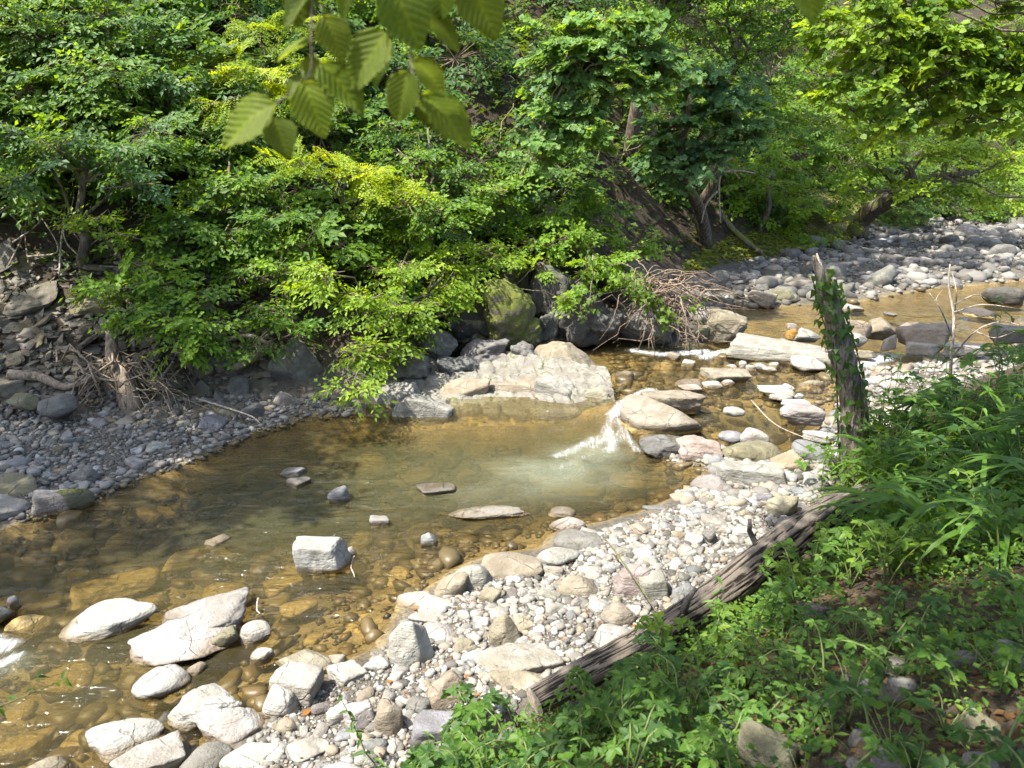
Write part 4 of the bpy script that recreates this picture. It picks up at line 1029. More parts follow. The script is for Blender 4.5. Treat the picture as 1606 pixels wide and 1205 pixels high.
def crown_mesh(name, clumps, leaf, spray, leaf_len, spray_len, dens, flat=.35, tilt=.22, tiers=True, droop=0.0, pick=0, base=None):
    """clumps: (centre, radii) list -> one mesh of leaves (slot 0) and twigs (slot 1)"""
    LP, LD, LN, LS, LA, SG0, SG1, SR = [], [], [], [], [], [], [], []
    for c, rad in clumps:
        c = np.asarray(c, float); rad = np.asarray(rad, float)
        n = max(5, int(1.75 * dens * rad[0] * rad[2] / (spray_len ** 2)))
        u = norm(rng.normal(0, 1, (n, 3))); rr = rng.random(n) ** .42
        if tiers:
            nt = max(2, int(2 * rad[2] / (spray_len * .5)))
            u[:, 2] = np.clip((np.floor((u[:, 2] + 1) / 2 * nt) + .5) / nt * 2 - 1 + rng.normal(0, .06, n), -1, 1)
        P = c + u * rr[:, None] * rad
        out = norm((P - c) / rad * np.array([1, 1, flat]) + rng.normal(0, .35, (n, 3)) * np.array([1, 1, .3]))
        out[:, 2] = out[:, 2] - droop
        out = norm(out)
        up = norm(np.array([0, 0, .85]) + .6 * out * np.array([1, 1, 0]) + np.array([-.12, -.30, 0]) + rng.normal(0, tilt, (n, 3)))
        yy = norm(np.cross(up, out)); zz = np.cross(out, yy)
        sl = spray_len * rng.uniform(.65, 1.25, n)
        org = P - out * sl[:, None] * .55
        # connecting twig
        mid = (org + c) / 2 + rng.normal(0, .05, (n, 3)) + np.array([0, 0, .05])
        SG0 += [np.broadcast_to(c, (n, 3))]; SG1 += [org]; SR += [np.full(n, .008)]
        base_var = rng.normal(.52, .17)
        for k in range(6):
            q = np.arange(k, n, 6)
            if not len(q): continue
            tp, td, ts, tg = SPR[spray][k]
            M = np.stack([out[q], yy[q], zz[q]], 1)
            pp = np.einsum('lk,nkj->nlj', tp, M) * sl[q][:, None, None] + org[q][:, None]
            dd = np.einsum('lk,nkj->nlj', td, M)
            nn = up[q][:, None] + rng.normal(0, tilt * 1.3, pp.shape)
            LP.append(pp.reshape(-1, 3)); LD.append(dd.reshape(-1, 3)); LN.append(nn.reshape(-1, 3))
            LS.append((leaf_len * ts[None] * rng.uniform(.85, 1.15, (len(q), 1))).ravel())
            LA.append((base_var + rng.normal(0, .13, (len(q), 1)) + rng.normal(0, .12, pp.shape[:2])).ravel())
            a = np.einsum('lk,nkj->nlj', tg[:, 0], M) * sl[q][:, None, None] + org[q][:, None]
            b = np.einsum('lk,nkj->nlj', tg[:, 1], M) * sl[q][:, None, None] + org[q][:, None]
            SG0.append(a.reshape(-1, 3)); SG1.append(b.reshape(-1, 3)); SR.append(np.full(a.shape[0] * a.shape[1], .0045))
    P = np.concatenate(LP); LD, LN, LS, LA = np.concatenate(LD), np.concatenate(LN), np.concatenate(LS), np.concatenate(LA)
    if pick:                                   # the leaves that show largest become parts of their own
        q = proj(P + base); ok = (q[:, 0] > 0) & (q[:, 0] < 1606) & (q[:, 1] > 0) & (q[:, 1] < 1205)
        ids = np.argsort(np.where(ok, q[:, 2] / LS, 1e9))[:pick]
        PICK['now'] = [(P[i], LD[i], LN[i], LS[i], LA[i]) for i in ids]
        m_ = np.ones(len(P), bool); m_[ids] = False
        P, LD, LN, LS, LA = P[m_], LD[m_], LN[m_], LS[m_], LA[m_]
    V, Fq, k = stamp(leaf, P, LD, LN, LS)
    A = np.repeat(np.clip(LA, 0, 1), k)
    a, b, r = np.concatenate(SG0), np.concatenate(SG1), np.concatenate(SR)
    d = norm(b - a); x = norm(np.cross(d, np.array([.3, .2, 1.0]))); y = np.cross(d, x)
    ring = [(math.cos(t), math.sin(t)) for t in (0, 2.094, 4.189)]
    tv = np.stack([a + r[:, None] * (cx * x + cy * y) for cx, cy in ring] + [b + r[:, None] * .7 * (cx * x + cy * y) for cx, cy in ring], 1)
    tf = np.array([[0, 1, 4, 3], [1, 2, 5, 4], [2, 0, 3, 5]])
    tF = (tf[None] + (np.arange(len(a)) * 6)[:, None, None]).reshape(-1, 4) + len(V)
    V = np.concatenate([V, tv.reshape(-1, 3)]); A = np.concatenate([A, np.full(len(a) * 6, .5)])
    mi = np.concatenate([np.zeros(len(Fq)), np.ones(len(tF))])
    COUNT[0] += len(P)
    return make_mesh(name, V, [Fq, tF] if Fq.shape[1] != 4 else np.concatenate([Fq, tF]), [M_LEAF, M_TWIG], False, {'var': A}, mi)
COUNT = [0]; TREEM = []
ONE = {}
def frame(d, n):
    d = norm(d); x = norm(np.cross(d, n)); z = np.cross(x, d)
    return Matrix(((x[0], d[0], z[0]), (x[1], d[1], z[1]), (x[2], d[2], z[2])))
def put_leaf(me, parent, p, d, n, s, colr, name='leaf'):
    o = bpy.data.objects.new(name, me); C.objects.link(o); o.parent = parent
    Mx = frame(np.asarray(d, float), np.asarray(n, float)).to_4x4() @ Matrix.Scale(s, 4)
    Mx.translation = Vector(tuple(p)); o.matrix_local = Mx
    c = np.asarray(colr) * rng.uniform(.78, 1.22); o.color = (c[0], c[1], c[2], 1)
    return o
def clump_px(px, py, rx, ry, Y=None, off=None, dz=.75):
    """a leaf mass seen at px,py with those half sizes; Y = distance ahead, or off = metres before the hillside"""
    if Y is None:
        h = hit(px, py); d = norm(h - EYE); L = np.linalg.norm(h - EYE)
        c = EYE + d * max(L - (off or 1.2), 3)
    else: c = atY(px, py, Y)
    k = depth(c) / F
    R = np.array([rx * k, (rx + ry) / 2 * k * dz, ry * k])
    return c, R
def tree(name, label, cat, cl, leaf='ovate', spray='alt', color=(.06, .11, .02), leaf_len=.10, spray_len=.55, dens=16, base=None, trunk_r=.09, group=None, bark=None, tiers=True, trunk_pts=None, flat=.35, tilt=.22, droop=0.0, pick=0):
    bark = bark or M_BARK
    cen = np.mean([c for c, _ in cl], 0)
    if base is None:
        b = cen + np.array([rng.normal(0, .3), .5, 0]); b[2] = ground_at(b) - .1
        if b[2] > cen[2] - .4:
            b = cen + np.array([rng.normal(0, .2), -.1, 0]); b[2] = min(ground_at(b) - .1, cen[2] - .5)
    else: b = np.asarray(base, float)
    root = thing(name, label, cat, b, group)
    if group is None: TREEM.append((*proj(cen)[:2], short(label)))
    if trunk_pts is None:
        tp = curve_pts(b, cen, 12, 0, .05)
    else: tp = smooth_poly(trunk_pts, 6)
    tp = tp - b
    L = len(tp)
    V, Q_, T_ = tube(tp, np.linspace(trunk_r, trunk_r * .45, L), 9, rough=.15, seed=3)
    link('trunk', make_mesh('trunk', V, [Q_, T_], [bark]), root)
    for c, R in cl:
        j = int(L * rng.uniform(.45, .95)); j = min(j, L - 1)
        P = curve_pts(tp[j], c - b, 7, .12 * np.linalg.norm(c - b - tp[j]) * .5, .06)
        V, Q_, T_ = tube(P, np.linspace(trunk_r * .34, .009, 7), 6)
        link('limb', make_mesh('limb', V, [Q_, T_], [bark]), root)
    me = crown_mesh('crown', [(c - b, R) for c, R in cl], leaf, spray, leaf_len, spray_len, dens, flat, tilt, tiers, droop, pick, b)
    o_ = link('crown', me, root, color=color)
    if pick:
        if leaf not in ONE:
            Vt, Fc_ = TEMPL[leaf]; ONE[leaf] = make_mesh('leaf', Vt, np.concatenate(Fc_), [M_LEAF], False, {'var': np.full(len(Vt), .5)})
        for p, d_, n_, s_, a_ in PICK['now']:
            put_leaf(ONE[leaf], o_, p, d_, n_, float(s_), np.asarray(color) * (.75 + .5 * a_))
    return root

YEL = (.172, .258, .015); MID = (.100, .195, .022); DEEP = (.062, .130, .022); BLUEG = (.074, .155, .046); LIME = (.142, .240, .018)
def cl(*L, **k): return [clump_px(*a, **k) for a in L]
tree('hornbeam_tree', 'dark green hornbeam with drooping layered sprays at the top of the rubble slope', 'tree', cl((50, 50, 95, 55), (170, 30, 90, 50), (40, 140, 80, 50), (150, 120, 85, 45), (240, 60, 60, 45), (250, 130, 55, 40), off=1.6), color=BLUEG, leaf_len=.115)
tree('hornbeam_tree', 'blue green hornbeam with drooping sprays over the bare roots of the rubble slope', 'tree', cl((90, 235, 80, 40), (190, 245, 75, 40), (20, 215, 60, 42), (240, 205, 60, 38), (215, 290, 60, 30), (20, 290, 50, 30), off=2.2), color=BLUEG, leaf_len=.10, droop=.15)
tree('overhanging_shrub', 'fresh green shrub arching over the slate rubble and root tangle', 'shrub', cl((170, 455, 60, 26), (240, 450, 65, 32), (300, 470, 60, 36), (250, 510, 70, 30), (330, 520, 50, 34), (200, 490, 50, 22), (290, 555, 45, 22), (230, 420, 60, 26), off=1.3), color=MID, leaf_len=.098, spray_len=.45, droop=.1, pick=300)
tree('low_sapling', 'small green sapling with flat sprays in front of pale roots on the rubble slope', 'shrub', cl((150, 345, 50, 14), (200, 370, 45, 14), (120, 350, 28, 10), off=1.6), color=LIME, leaf_len=.09, spray_len=.45, trunk_r=.03)
tree('locust_tree', 'bright yellow green locust high on the bank behind the hanging hazel leaves', 'tree', cl((400, 55, 60, 36), (345, 110, 58, 34), (460, 40, 50, 36), (500, 110, 55, 36), (420, 120, 60, 30), (330, 165, 55, 28), (470, 165, 50, 28), (540, 150, 40, 28), off=1.8), 'leaflet', 'pinnate', YEL, .06, .6, 9)
tree('hazel_bush', 'mid green hazel bush below the yellow green locust', 'shrub', cl((290, 240, 60, 36), (370, 220, 65, 36), (330, 300, 65, 36), (270, 340, 55, 32), (390, 290, 60, 36), (350, 370, 60, 30), (420, 350, 55, 34), off=1.4), color=MID, leaf_len=.108)
tree('locust_sapling', 'yellow locust sapling with feathery sprays above the hornbeam bush', 'shrub', cl((560, 270, 62, 24), (605, 305, 55, 26), (510, 240, 50, 22), (470, 255, 40, 20), (600, 270, 50, 22), off=2.2), 'leaflet', 'pinnate', YEL, .062, .6, 11, trunk_r=.04)
tree('hornbeam_bush', 'large sunlit yellow green hornbeam bush hanging down to the pool edge', 'shrub', cl((620, 430, 70, 34), (700, 405, 65, 32), (760, 395, 50, 28), (560, 480, 65, 40), (640, 490, 65, 36), (560, 555, 50, 36), (550, 610, 40, 28), (620, 555, 50, 26), (690, 460, 60, 30), (500, 430, 55, 36), (650, 370, 60, 28), off=1.5), color=LIME, leaf_len=.094, spray_len=.5, dens=16, droop=.1, pick=300)
tree('green_bush', 'deep green bush with ivy stems beside the big hornbeam bush', 'shrub', cl((440, 430, 55, 36), (420, 490, 50, 34), (470, 520, 40, 34), (380, 430, 50, 34), (500, 350, 55, 34), (450, 380, 50, 30), (400, 540, 40, 22), off=1.0), color=MID, leaf_len=.095)
tree('hornbeam_tree', 'sunlit hornbeam of layered sprays between the locust sapling and the maple', 'tree', cl((690, 330, 70, 28), (760, 300, 60, 24), (640, 250, 60, 30), (700, 215, 60, 26), (610, 200, 50, 26), (720, 270, 60, 24), (660, 170, 50, 24), (690, 140, 45, 18), (640, 320, 60, 26), off=2.4), color=MID, leaf_len=.098)
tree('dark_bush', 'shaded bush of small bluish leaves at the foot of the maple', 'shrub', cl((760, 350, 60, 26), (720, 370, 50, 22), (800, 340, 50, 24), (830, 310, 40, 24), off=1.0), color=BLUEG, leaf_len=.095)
Ym = hit(790, 310)[1] - 1.9
tree('field_maple', 'broad leaved maple with pale shining leaves and a thin yellowish stem', 'tree', cl((900, 50, 70, 34), (970, 40, 60, 32), (880, 110, 65, 32), (950, 120, 60, 30), (850, 150, 45, 24), (1000, 130, 45, 28), (850, 200, 38, 26), (900, 180, 45, 24), (845, 250, 38, 24), (825, 285, 30, 16), (1020, 70, 40, 26), (930, 215, 40, 20), (800, 300, 30, 16), (1040, 100, 40, 30), (920, 85, 60, 30), Y=Ym), 'maple', 'maple', (.090, .180, .055), .13, .55, 17, pick=300, trunk_pts=[hit(790, 310) - np.array([0, .6, .2]), atY(815, 280, hit(790, 310)[1] - 1.6), atY(850, 215, hit(790, 310)[1] - 1.8), atY(880, 140, hit(790, 310)[1] - 2.0), atY(930, 60, hit(790, 310)[1] - 2.0)], base=hit(790, 310) - np.array([0, .6, .2]), trunk_r=.045, bark=M_TWIG)
tree('ivy_bush', 'bush of glossy leaves trailing down the crag to the brush pile', 'shrub', cl((870, 330, 55, 26), (920, 315, 45, 24), (890, 375, 50, 24), (840, 380, 40, 24), (940, 355, 40, 26), (960, 410, 34, 20), (920, 430, 26, 34), (1010, 390, 40, 16), (975, 440, 30, 18), off=1.6), 'ivy', 'alt', MID, .085, .45, 15)
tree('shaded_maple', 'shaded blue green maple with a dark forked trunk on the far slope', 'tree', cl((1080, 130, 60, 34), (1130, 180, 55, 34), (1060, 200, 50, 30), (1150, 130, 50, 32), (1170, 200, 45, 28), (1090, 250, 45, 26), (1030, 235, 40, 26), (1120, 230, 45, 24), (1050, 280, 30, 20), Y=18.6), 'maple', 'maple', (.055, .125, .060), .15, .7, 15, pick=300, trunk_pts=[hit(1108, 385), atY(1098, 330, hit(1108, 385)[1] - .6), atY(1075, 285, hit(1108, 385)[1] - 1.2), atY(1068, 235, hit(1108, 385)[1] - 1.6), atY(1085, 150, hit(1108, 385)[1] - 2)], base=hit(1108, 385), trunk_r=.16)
tree('beech_tree', 'tall fine leaved beech between the shaded maple and the bright hazel', 'tree', cl((1090, 35, 60, 34), (1170, 30, 60, 34), (1230, 60, 50, 36), (1150, 85, 50, 30), (1210, 130, 45, 36), (1240, 190, 40, 30), (1030, 20, 50, 28), (1250, 10, 45, 26), (1140, -40, 80, 40), (1060, -50, 70, 40), Y=20.0), color=MID, leaf_len=.11, spray_len=.7, trunk_r=.14)
tree('small_bush', 'small sunlit bush standing out against the dark hollow behind the far gravel bar', 'shrub', cl((1205, 245, 40, 20), (1235, 265, 32, 18), (1180, 270, 30, 16), (1225, 290, 26, 12), off=4.0), color=MID, leaf_len=.12, spray_len=.6)
tree('ash_tree', 'light green ash filling the gap between beech and leaning alder', 'tree', cl((1270, 130, 50, 34), (1300, 190, 50, 30), (1240, 120, 40, 34), (1290, 240, 45, 24), (1330, 160, 40, 30), (1260, 210, 45, 26), (1380, 170, 50, 26), (1450, 190, 50, 24), (1600, 200, 50, 26), (1520, 200, 50, 24), off=6.0), color=MID, leaf_len=.16, spray_len=.8, dens=13, trunk_r=.12)
bt = hit(1342, 372)
tree('alder_tree', 'leaning alder with a mossy low branch behind the far gravel bar', 'tree', cl((1400, 215, 60, 24), (1460, 235, 60, 26), (1530, 225, 60, 26), (1590, 250, 50, 28), (1360, 260, 50, 20), (1420, 295, 60, 20), (1500, 290, 60, 24), (1560, 305, 50, 24), (1340, 300, 40, 14), (1350, 200, 40, 22), (1620, 310, 40, 24), Y=bt[1] - 2.2), color=LIME, leaf_len=.15, spray_len=.85, dens=15, trunk_pts=[bt, atY(1352, 345, bt[1]), atY(1385, 318, bt[1] - .8), atY(1430, 300, bt[1] - 1.5), atY(1480, 270, bt[1] - 2)], base=bt, trunk_r=.34)
rb = np.array([10.6, 9.6, 0.0]); rb[2] = ground_at(rb)
tree('big_hazel', 'bright broad leaved hazel reaching into view over the river from the near bank', 'tree', cl((1330, 60, 50, 34), (1400, 35, 60, 34), (1480, 45, 60, 36), (1560, 55, 60, 38), (1325, 120, 40, 24), (1400, 125, 60, 32), (1480, 125, 60, 32), (1560, 140, 60, 34), (1290, 35, 34, 22), (1420, 175, 50, 22), (1630, 100, 60, 60), (1340, 175, 26, 20), (1520, 185, 50, 24), (1360, 90, 55, 34), (1440, 85, 60, 34), (1520, 95, 60, 34), (1590, 110, 50, 40), (1440, 0, 70, 30), (1560, 5, 70, 34), (1350, 0, 50, 26), (1580, 190, 40, 26), (1300, 140, 30, 20), (1380, 190, 40, 20), (1460, 190, 40, 22), Y=12.2), 'hazel', 'alt', (.125, .215, .022), .108, .5, 11, tiers=False, tilt=.35, pick=300, base=rb, trunk_r=.06, trunk_pts=[rb, rb + np.array([-.3, .4, 1.8]), rb + np.array([-.8, .8, 3.6]), atY(1640, 60, 12.2), atY(1540, 70, 12.3), atY(1430, 85, 12.2), atY(1350, 95, 12.2)])
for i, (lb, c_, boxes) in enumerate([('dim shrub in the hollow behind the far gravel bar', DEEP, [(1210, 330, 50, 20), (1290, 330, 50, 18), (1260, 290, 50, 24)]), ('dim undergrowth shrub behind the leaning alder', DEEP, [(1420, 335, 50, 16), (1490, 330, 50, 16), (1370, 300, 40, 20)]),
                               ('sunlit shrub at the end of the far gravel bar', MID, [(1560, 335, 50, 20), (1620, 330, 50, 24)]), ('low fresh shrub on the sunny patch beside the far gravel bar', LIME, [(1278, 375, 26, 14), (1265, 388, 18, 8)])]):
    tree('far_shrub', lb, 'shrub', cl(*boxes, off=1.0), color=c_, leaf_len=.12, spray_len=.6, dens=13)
tree('crag_shrub', 'small sunlit shrub rooted in the clefts of the mossy crag', 'shrub', cl((715, 455, 34, 20), (690, 490, 34, 18), (740, 425, 34, 18), (850, 415, 34, 20), (660, 520, 34, 16), (800, 400, 30, 14), (890, 470, 20, 14), off=1.5), color=LIME, leaf_len=.085, spray_len=.4, dens=11, trunk_r=.03)
# ---- the wooded slope behind: one shrub or young tree after another
fill = []
for gy_ in range(-200, 420, 60):
    for gx_ in range(-130, 1760, 95):
        px, py = gx_ + rng.uniform(-35, 35), gy_ + rng.uniform(-22, 22)
        if px < 230 and py > 290: continue
        if 715 < px < 765 and 130 < py < 220: continue
        if 940 < px < 1200 and 290 < py: continue
        if py > 340 and px > 1100: continue
        if 740 < px and py > 390: continue
        h = hit(px, py)
        if h[1] > 75: continue
        fill.append((px, py, h))
LB = ['young tree filling the wooded slope above the river', 'leafy undergrowth tree on the steep slope among the others', 'shaded slope tree with dark small leaves', 'slope tree with mid green leaves']
random.shuffle(fill)
fill.sort(key=lambda t: (round(t[0] / 240), round(t[1] / 130)))
for i in range(0, len(fill), 4):
    g4 = fill[i:i + 4]
    cls = []
    for px, py, h in g4:
        d = norm(h - EYE); L = np.linalg.norm(h - EYE); k = L / F
        c = EYE + d * (L - .9); cls.append((c, np.array([72 * k, 55 * k, 46 * k])))
    mpx = np.mean([[q_[0], q_[1]] for q_ in g4], 0)
    tn = min(TREEM, key=lambda m_: (m_[0] - mpx[0]) ** 2 + (m_[1] - mpx[1]) ** 2)[2]
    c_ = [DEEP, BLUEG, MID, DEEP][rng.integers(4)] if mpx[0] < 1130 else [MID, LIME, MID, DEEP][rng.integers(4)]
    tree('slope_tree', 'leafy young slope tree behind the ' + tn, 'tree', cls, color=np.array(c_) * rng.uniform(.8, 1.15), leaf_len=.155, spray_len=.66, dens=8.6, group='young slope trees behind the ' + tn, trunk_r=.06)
print('LEAVES', COUNT[0])

def shade_clumps(ground_px, n, zlo, zhi, gap, R):
    """crown masses of an unseen tree, added above the frame to shade that ground"""
    G_ = np.array([at(x, y, .1)[:2] for x, y in ground_px]); out = []
    a, b = G_.min(0), G_.max(0)
    for _ in range(n):
        q_ = a + (b - a) * rng.random(2)
        if pdist(G_, q_[:1], q_[1:2])[0] > 0: continue
        g = np.array([q_[0], q_[1], .1]); zt = rng.uniform(zlo, zhi); c = g + SUN * ((zt - .1) / SUN[2])
        if ground_at(c) > c[2] - .8: continue
        p = proj(c - np.array([0, 0, .7]))
        if p[2] > 0 and p[1] > -30 and -150 < p[0] < 1750: continue
        if any(np.linalg.norm((c - o)[:2]) < gap for o, _r in out): continue
        out.append((c, np.array(R)))
    return out
sc_ = shade_clumps([(-350, 760), (-100, 640), (250, 610), (480, 600), (540, 650), (500, 720), (400, 790), (150, 850), (-100, 900), (-400, 900)], 4000, 7.2, 10.5, .62, (.7, .7, .3))
if sc_:  # added tree out of view, built to shade the shingle shore
    ab = np.array([-10.5, 6.5, 0]); ab[2] = ground_at(ab)
    tree('added_shade_ash', 'unseen tall ash added above the frame to shade the shingle shore', 'tree', sc_, color=MID, leaf_len=.21, spray_len=.75, dens=4.2, base=ab, trunk_r=.2, trunk_pts=[ab, ab + np.array([.2, .3, 3]), ab + np.array([.6, .6, 6]), np.mean([c for c, _ in sc_], 0)])
print('ASH', len(sc_))

sc2 = shade_clumps([(1080, 480), (1150, 425), (1250, 398), (1480, 385), (1600, 405), (1560, 445), (1430, 458), (1300, 478), (1180, 488)], 4000, 8.6, 11.5, .8, (.9, .9, .35))
if sc2:  # unseen beech, added so that the far bar lies in shade
    b2 = np.array([3.0, 21.5, 0]); b2[2] = ground_at(b2)
    tree('added_shade_beech', 'unseen tall beech added above the frame to shade the far gravel bar', 'tree', sc2, color=MID, leaf_len=.24, spray_len=.8, dens=4.5, base=b2, trunk_r=.2, trunk_pts=[b2, b2 + np.array([.2, -.6, 2]), (b2 + np.mean([c for c, _ in sc2], 0)) / 2 + np.array([0, 0, 1.]), np.mean([c for c, _ in sc2], 0)])
print('BEECH', len(sc2))
# ================================================================ wood: log, snag, brush, roots
def stick_obj(name, pts, r0, r1, mat, parent=None, n=6, off=(0, 0, 0), rough=0.0):
    pts = np.asarray(pts) - np.asarray(off)
    V, Q_, T_ = tube(pts, np.linspace(r0, r1, len(pts)), n, rough=rough)
    return link(name, make_mesh(name, V, [Q_, T_], [mat]), parent)
# fallen log with furrowed bark
a0, a1 = atY(838, 1104, 4.28), atY(1362, 790, 6.25)
lg = thing('fallen_log', 'fallen furrowed tree trunk slanting from the bank down to the gravel bar', 'log', a0)
m, n_ = 120, 140
t = np.linspace(0, 1, m)[:, None]
axis_ = (a1 - a0) * t + np.array([0, 0, 1.0]) * (.04 * np.sin(t * 3.1) + .022 * np.sin(t * 9 + 1)) + np.array([.05, -.04, 0]) * np.sin(t * 5.5) + np.array([.02, .015, 0]) * np.sin(t * 14)
T = norm(np.gradient(axis_, axis=0)); U = norm(np.cross(T, [0, 0, 1.0])); W_ = np.cross(U, T)
ang = np.linspace(0, 2 * math.pi, n_, endpoint=False)
Lg = np.linalg.norm(a1 - a0)
rad = (.090 + .070 * t) * np.ones((1, n_))
q = np.stack([np.broadcast_to(np.cos(ang) * 5.4, (m, n_)), np.broadcast_to(np.sin(ang) * 5.4, (m, n_)), np.broadcast_to(t * Lg * 3.4, (m, n_))], -1)
q = q + .35 * np.stack([fbm(q * .6, 62, 2), fbm(q * .6, 63, 2), 0 * q[..., 0]], -1)
fur = np.clip(np.abs(fbm(q, 61, 3)) * 2.2, 0, 1)
fine = fbm(q * np.array([2.5, 2.5, 3.0]), 65, 3)
rad = rad * (1 + .075 * fur + .02 * fine + .14 * fbm(q * .16, 68, 3))
V = axis_[:, None] + rad[..., None] * (np.cos(ang)[None, :, None] * U[:, None] + np.sin(ang)[None, :, None] * W_[:, None])
i = np.arange(m - 1)[:, None] * n_; j = np.arange(n_)[None, :]; k = (j + 1) % n_
Qg = np.stack([i + j, i + k, i + n_ + k, i + n_ + j], -1).reshape(-1, 4)
bark_o = link('bark', make_mesh('bark', V.reshape(-1, 3), Qg, [M_FUR], True, {'var': np.clip(fur + .25 * fine, 0, 1).ravel()}), lg)
for e, s in ((0, 1), (m - 1, -1)):
    Vc = np.concatenate([V[e], axis_[e:e + 1] + T[e] * .01 * s])
    Fc = np.array([[x, (x + 1) % n_, n_] for x in range(n_)])
    link('end_grain', make_mesh('end_grain', Vc, Fc if s < 0 else Fc[:, ::-1], [M_DEAD]), lg)
for tt, an, L in ((.35, 1.2, .16), (.62, 2.2, .12), (.8, .9, .2)):
    p = axis_[int(tt * m)]; d = U[0] * math.cos(an) + W_[0] * math.sin(an)
    stick_obj('branch_stub', np.array([p, p + d * (L + .12), p + d * (L + .2) + T[0] * .05]), .03, .015, M_LOG, bark_o, 8, rough=.2)

# ivy-clad snag
sb = hit(1344, 735); Ys = sb[1]
sn = thing('dead_snag', 'leaning broken tree stump wrapped in ivy at the edge of the near bank', 'tree stump', sb)
sp = smooth_poly([sb - np.array([0, 0, .1]), atY(1338, 640, Ys), atY(1318, 540, Ys - .05), atY(1296, 455, Ys - .1), atY(1276, 402, Ys - .15)], 8)
V, Q_, T_ = tube(sp - sb, np.interp(np.linspace(0, 1, len(sp)), [0, .25, .6, .8, 1], [.16, .135, .105, .07, .02]), 18, rough=.32, seed=5)
sn_t = link('trunk', make_mesh('trunk', V, [Q_, T_], [M_SNAG]), sn)
stick_obj('splinter', [atY(1300, 470, Ys - .1), atY(1288, 420, Ys - .14), atY(1281, 398, Ys - .16)], .035, .008, M_DEAD, sn_t, 6, sb)
for dx_, dz_ in ((-5, 0), (4, 14), (9, 26)):
    stick_obj('splinter', [atY(1292 + dx_, 458 + dz_, Ys - .1), atY(1284 + dx_, 425 + dz_, Ys - .13), atY(1279 + dx_ * 1.3, 408 + dz_ * 1.2, Ys - .15)], .03, .004, M_SNAG, sn_t, 5, sb, .2)
stick_obj('branch_stub', [atY(1322, 560, Ys), atY(1308, 548, Ys - .1), atY(1296, 552, Ys - .2)], .025, .012, M_SNAG, sn_t, 6, sb)

def leafmesh(outline, fold=.12, droop=.2, ribs=0):
    V, a, b = lf(outline, fold, droop)
    return V, [a, b]
def serrate(outline, k=3, amp=.02):
    P = np.array([(0, 0)] + outline + [(0, 1)], float); out = []
    for i in range(len(P) - 1):
        for s in range(k):
            t = s / k; p = P[i] * (1 - t) + P[i + 1] * t
            if i or s: out.append((max(p[0] + (amp if s % 2 else -amp * .3), .004), p[1]))
    return out
def fan(V, polys):
    """polygons -> triangles/ngons lists per size"""
    d = {}
    for p in polys: d.setdefault(len(p), []).append(p)
    return [np.array(v) for v in d.values()]
def rot_z(V, a):
    c, s = math.cos(a), math.sin(a); return V @ np.array([[c, s, 0], [-s, c, 0], [0, 0, 1]])
def leaf_data(name, pieces):
    Vs, ps, off = [], [], 0
    for V, polys in pieces:
        Vs.append(V); ps += [[i + off for i in p] for p in polys]; off += len(V)
    V = np.concatenate(Vs)
    return make_mesh(name, V, fan(V, ps), [M_LEAF], False, {'var': np.full(len(V), .5)})
OV = serrate([(.26, .16), (.33, .4), (.24, .72)], 3, .03)
one = leafmesh(OV, .15, .22)
def petiole(L=.25, w=.012):
    return np.array([[-w, -L, 0], [w, -L, 0], [w, .02, 0], [-w, .02, 0]], float), [[0, 1, 2, 3]]
def tri(a, s):
    return [(one[0] * 1.0, one[1]), (rot_z(one[0] * s, a) + np.array([.0, -.05, 0]), one[1]), (rot_z(one[0] * s, -a) + np.array([.0, -.05, 0]), one[1]), petiole()]
BRAM = [leaf_data('leaf', tri(1.25 + .1 * k, .8 - .06 * k)) for k in range(3)]
NET = [leaf_data('leaf', [leafmesh(serrate([(.17, .14), (.19, .38), (.11, .72)], 3, .025), .2, .25 + .1 * k)]) for k in range(3)]
HERB = [leaf_data('leaf', [(rot_z(one[0] * s, a), one[1]) for a, s in ((0, .8), (1.0, .7), (-1.0, .7), (1.9, .55), (-1.9, .55))])]
fing = leafmesh([(.055, .2), (.085, .5), (.05, .85)], .25, .35)
PALM = [leaf_data('leaf', [(rot_z(fing[0] * s, a), fing[1]) for a, s in ((0, 1), (.5, .95), (-.5, .95), (1.0, .85), (-1.0, .85), (1.5, .7), (-1.5, .7))])]
def blade_data(k):
    r = np.random.default_rng(300 + k); n = 9
    t = np.linspace(0, 1, n); w = .022 * np.sin(np.clip(t * 1.02 + .08, 0, 1) * math.pi) ** .6 + .002
    bend = r.uniform(.5, 1.1)
    y = np.cumsum(np.cos(1.35 - t * (1.35 + bend))) / n; z = np.cumsum(np.sin(1.35 - t * (1.35 + bend))) / n
    L = np.stack([-w, y, z + .004], -1); M_ = np.stack([0 * w, y, z], -1); R = np.stack([w, y, z + .004], -1)
    V = np.concatenate([L, M_, R]); i = np.arange(n - 1)
    Qb = np.concatenate([np.stack([i, i + n, i + n + 1, i + 1], -1), np.stack([i + n, i + 2 * n, i + 2 * n + 1, i + n + 1], -1)])
    return make_mesh('blade', V, Qb, [M_LEAF], True, {'var': np.full(len(V), .5)})
BLADE = [blade_data(k) for k in range(6)]
IVY = [leaf_data('leaf', [leafmesh([(.40, .0), (.46, .22), (.26, .48)], .1, .1)])]
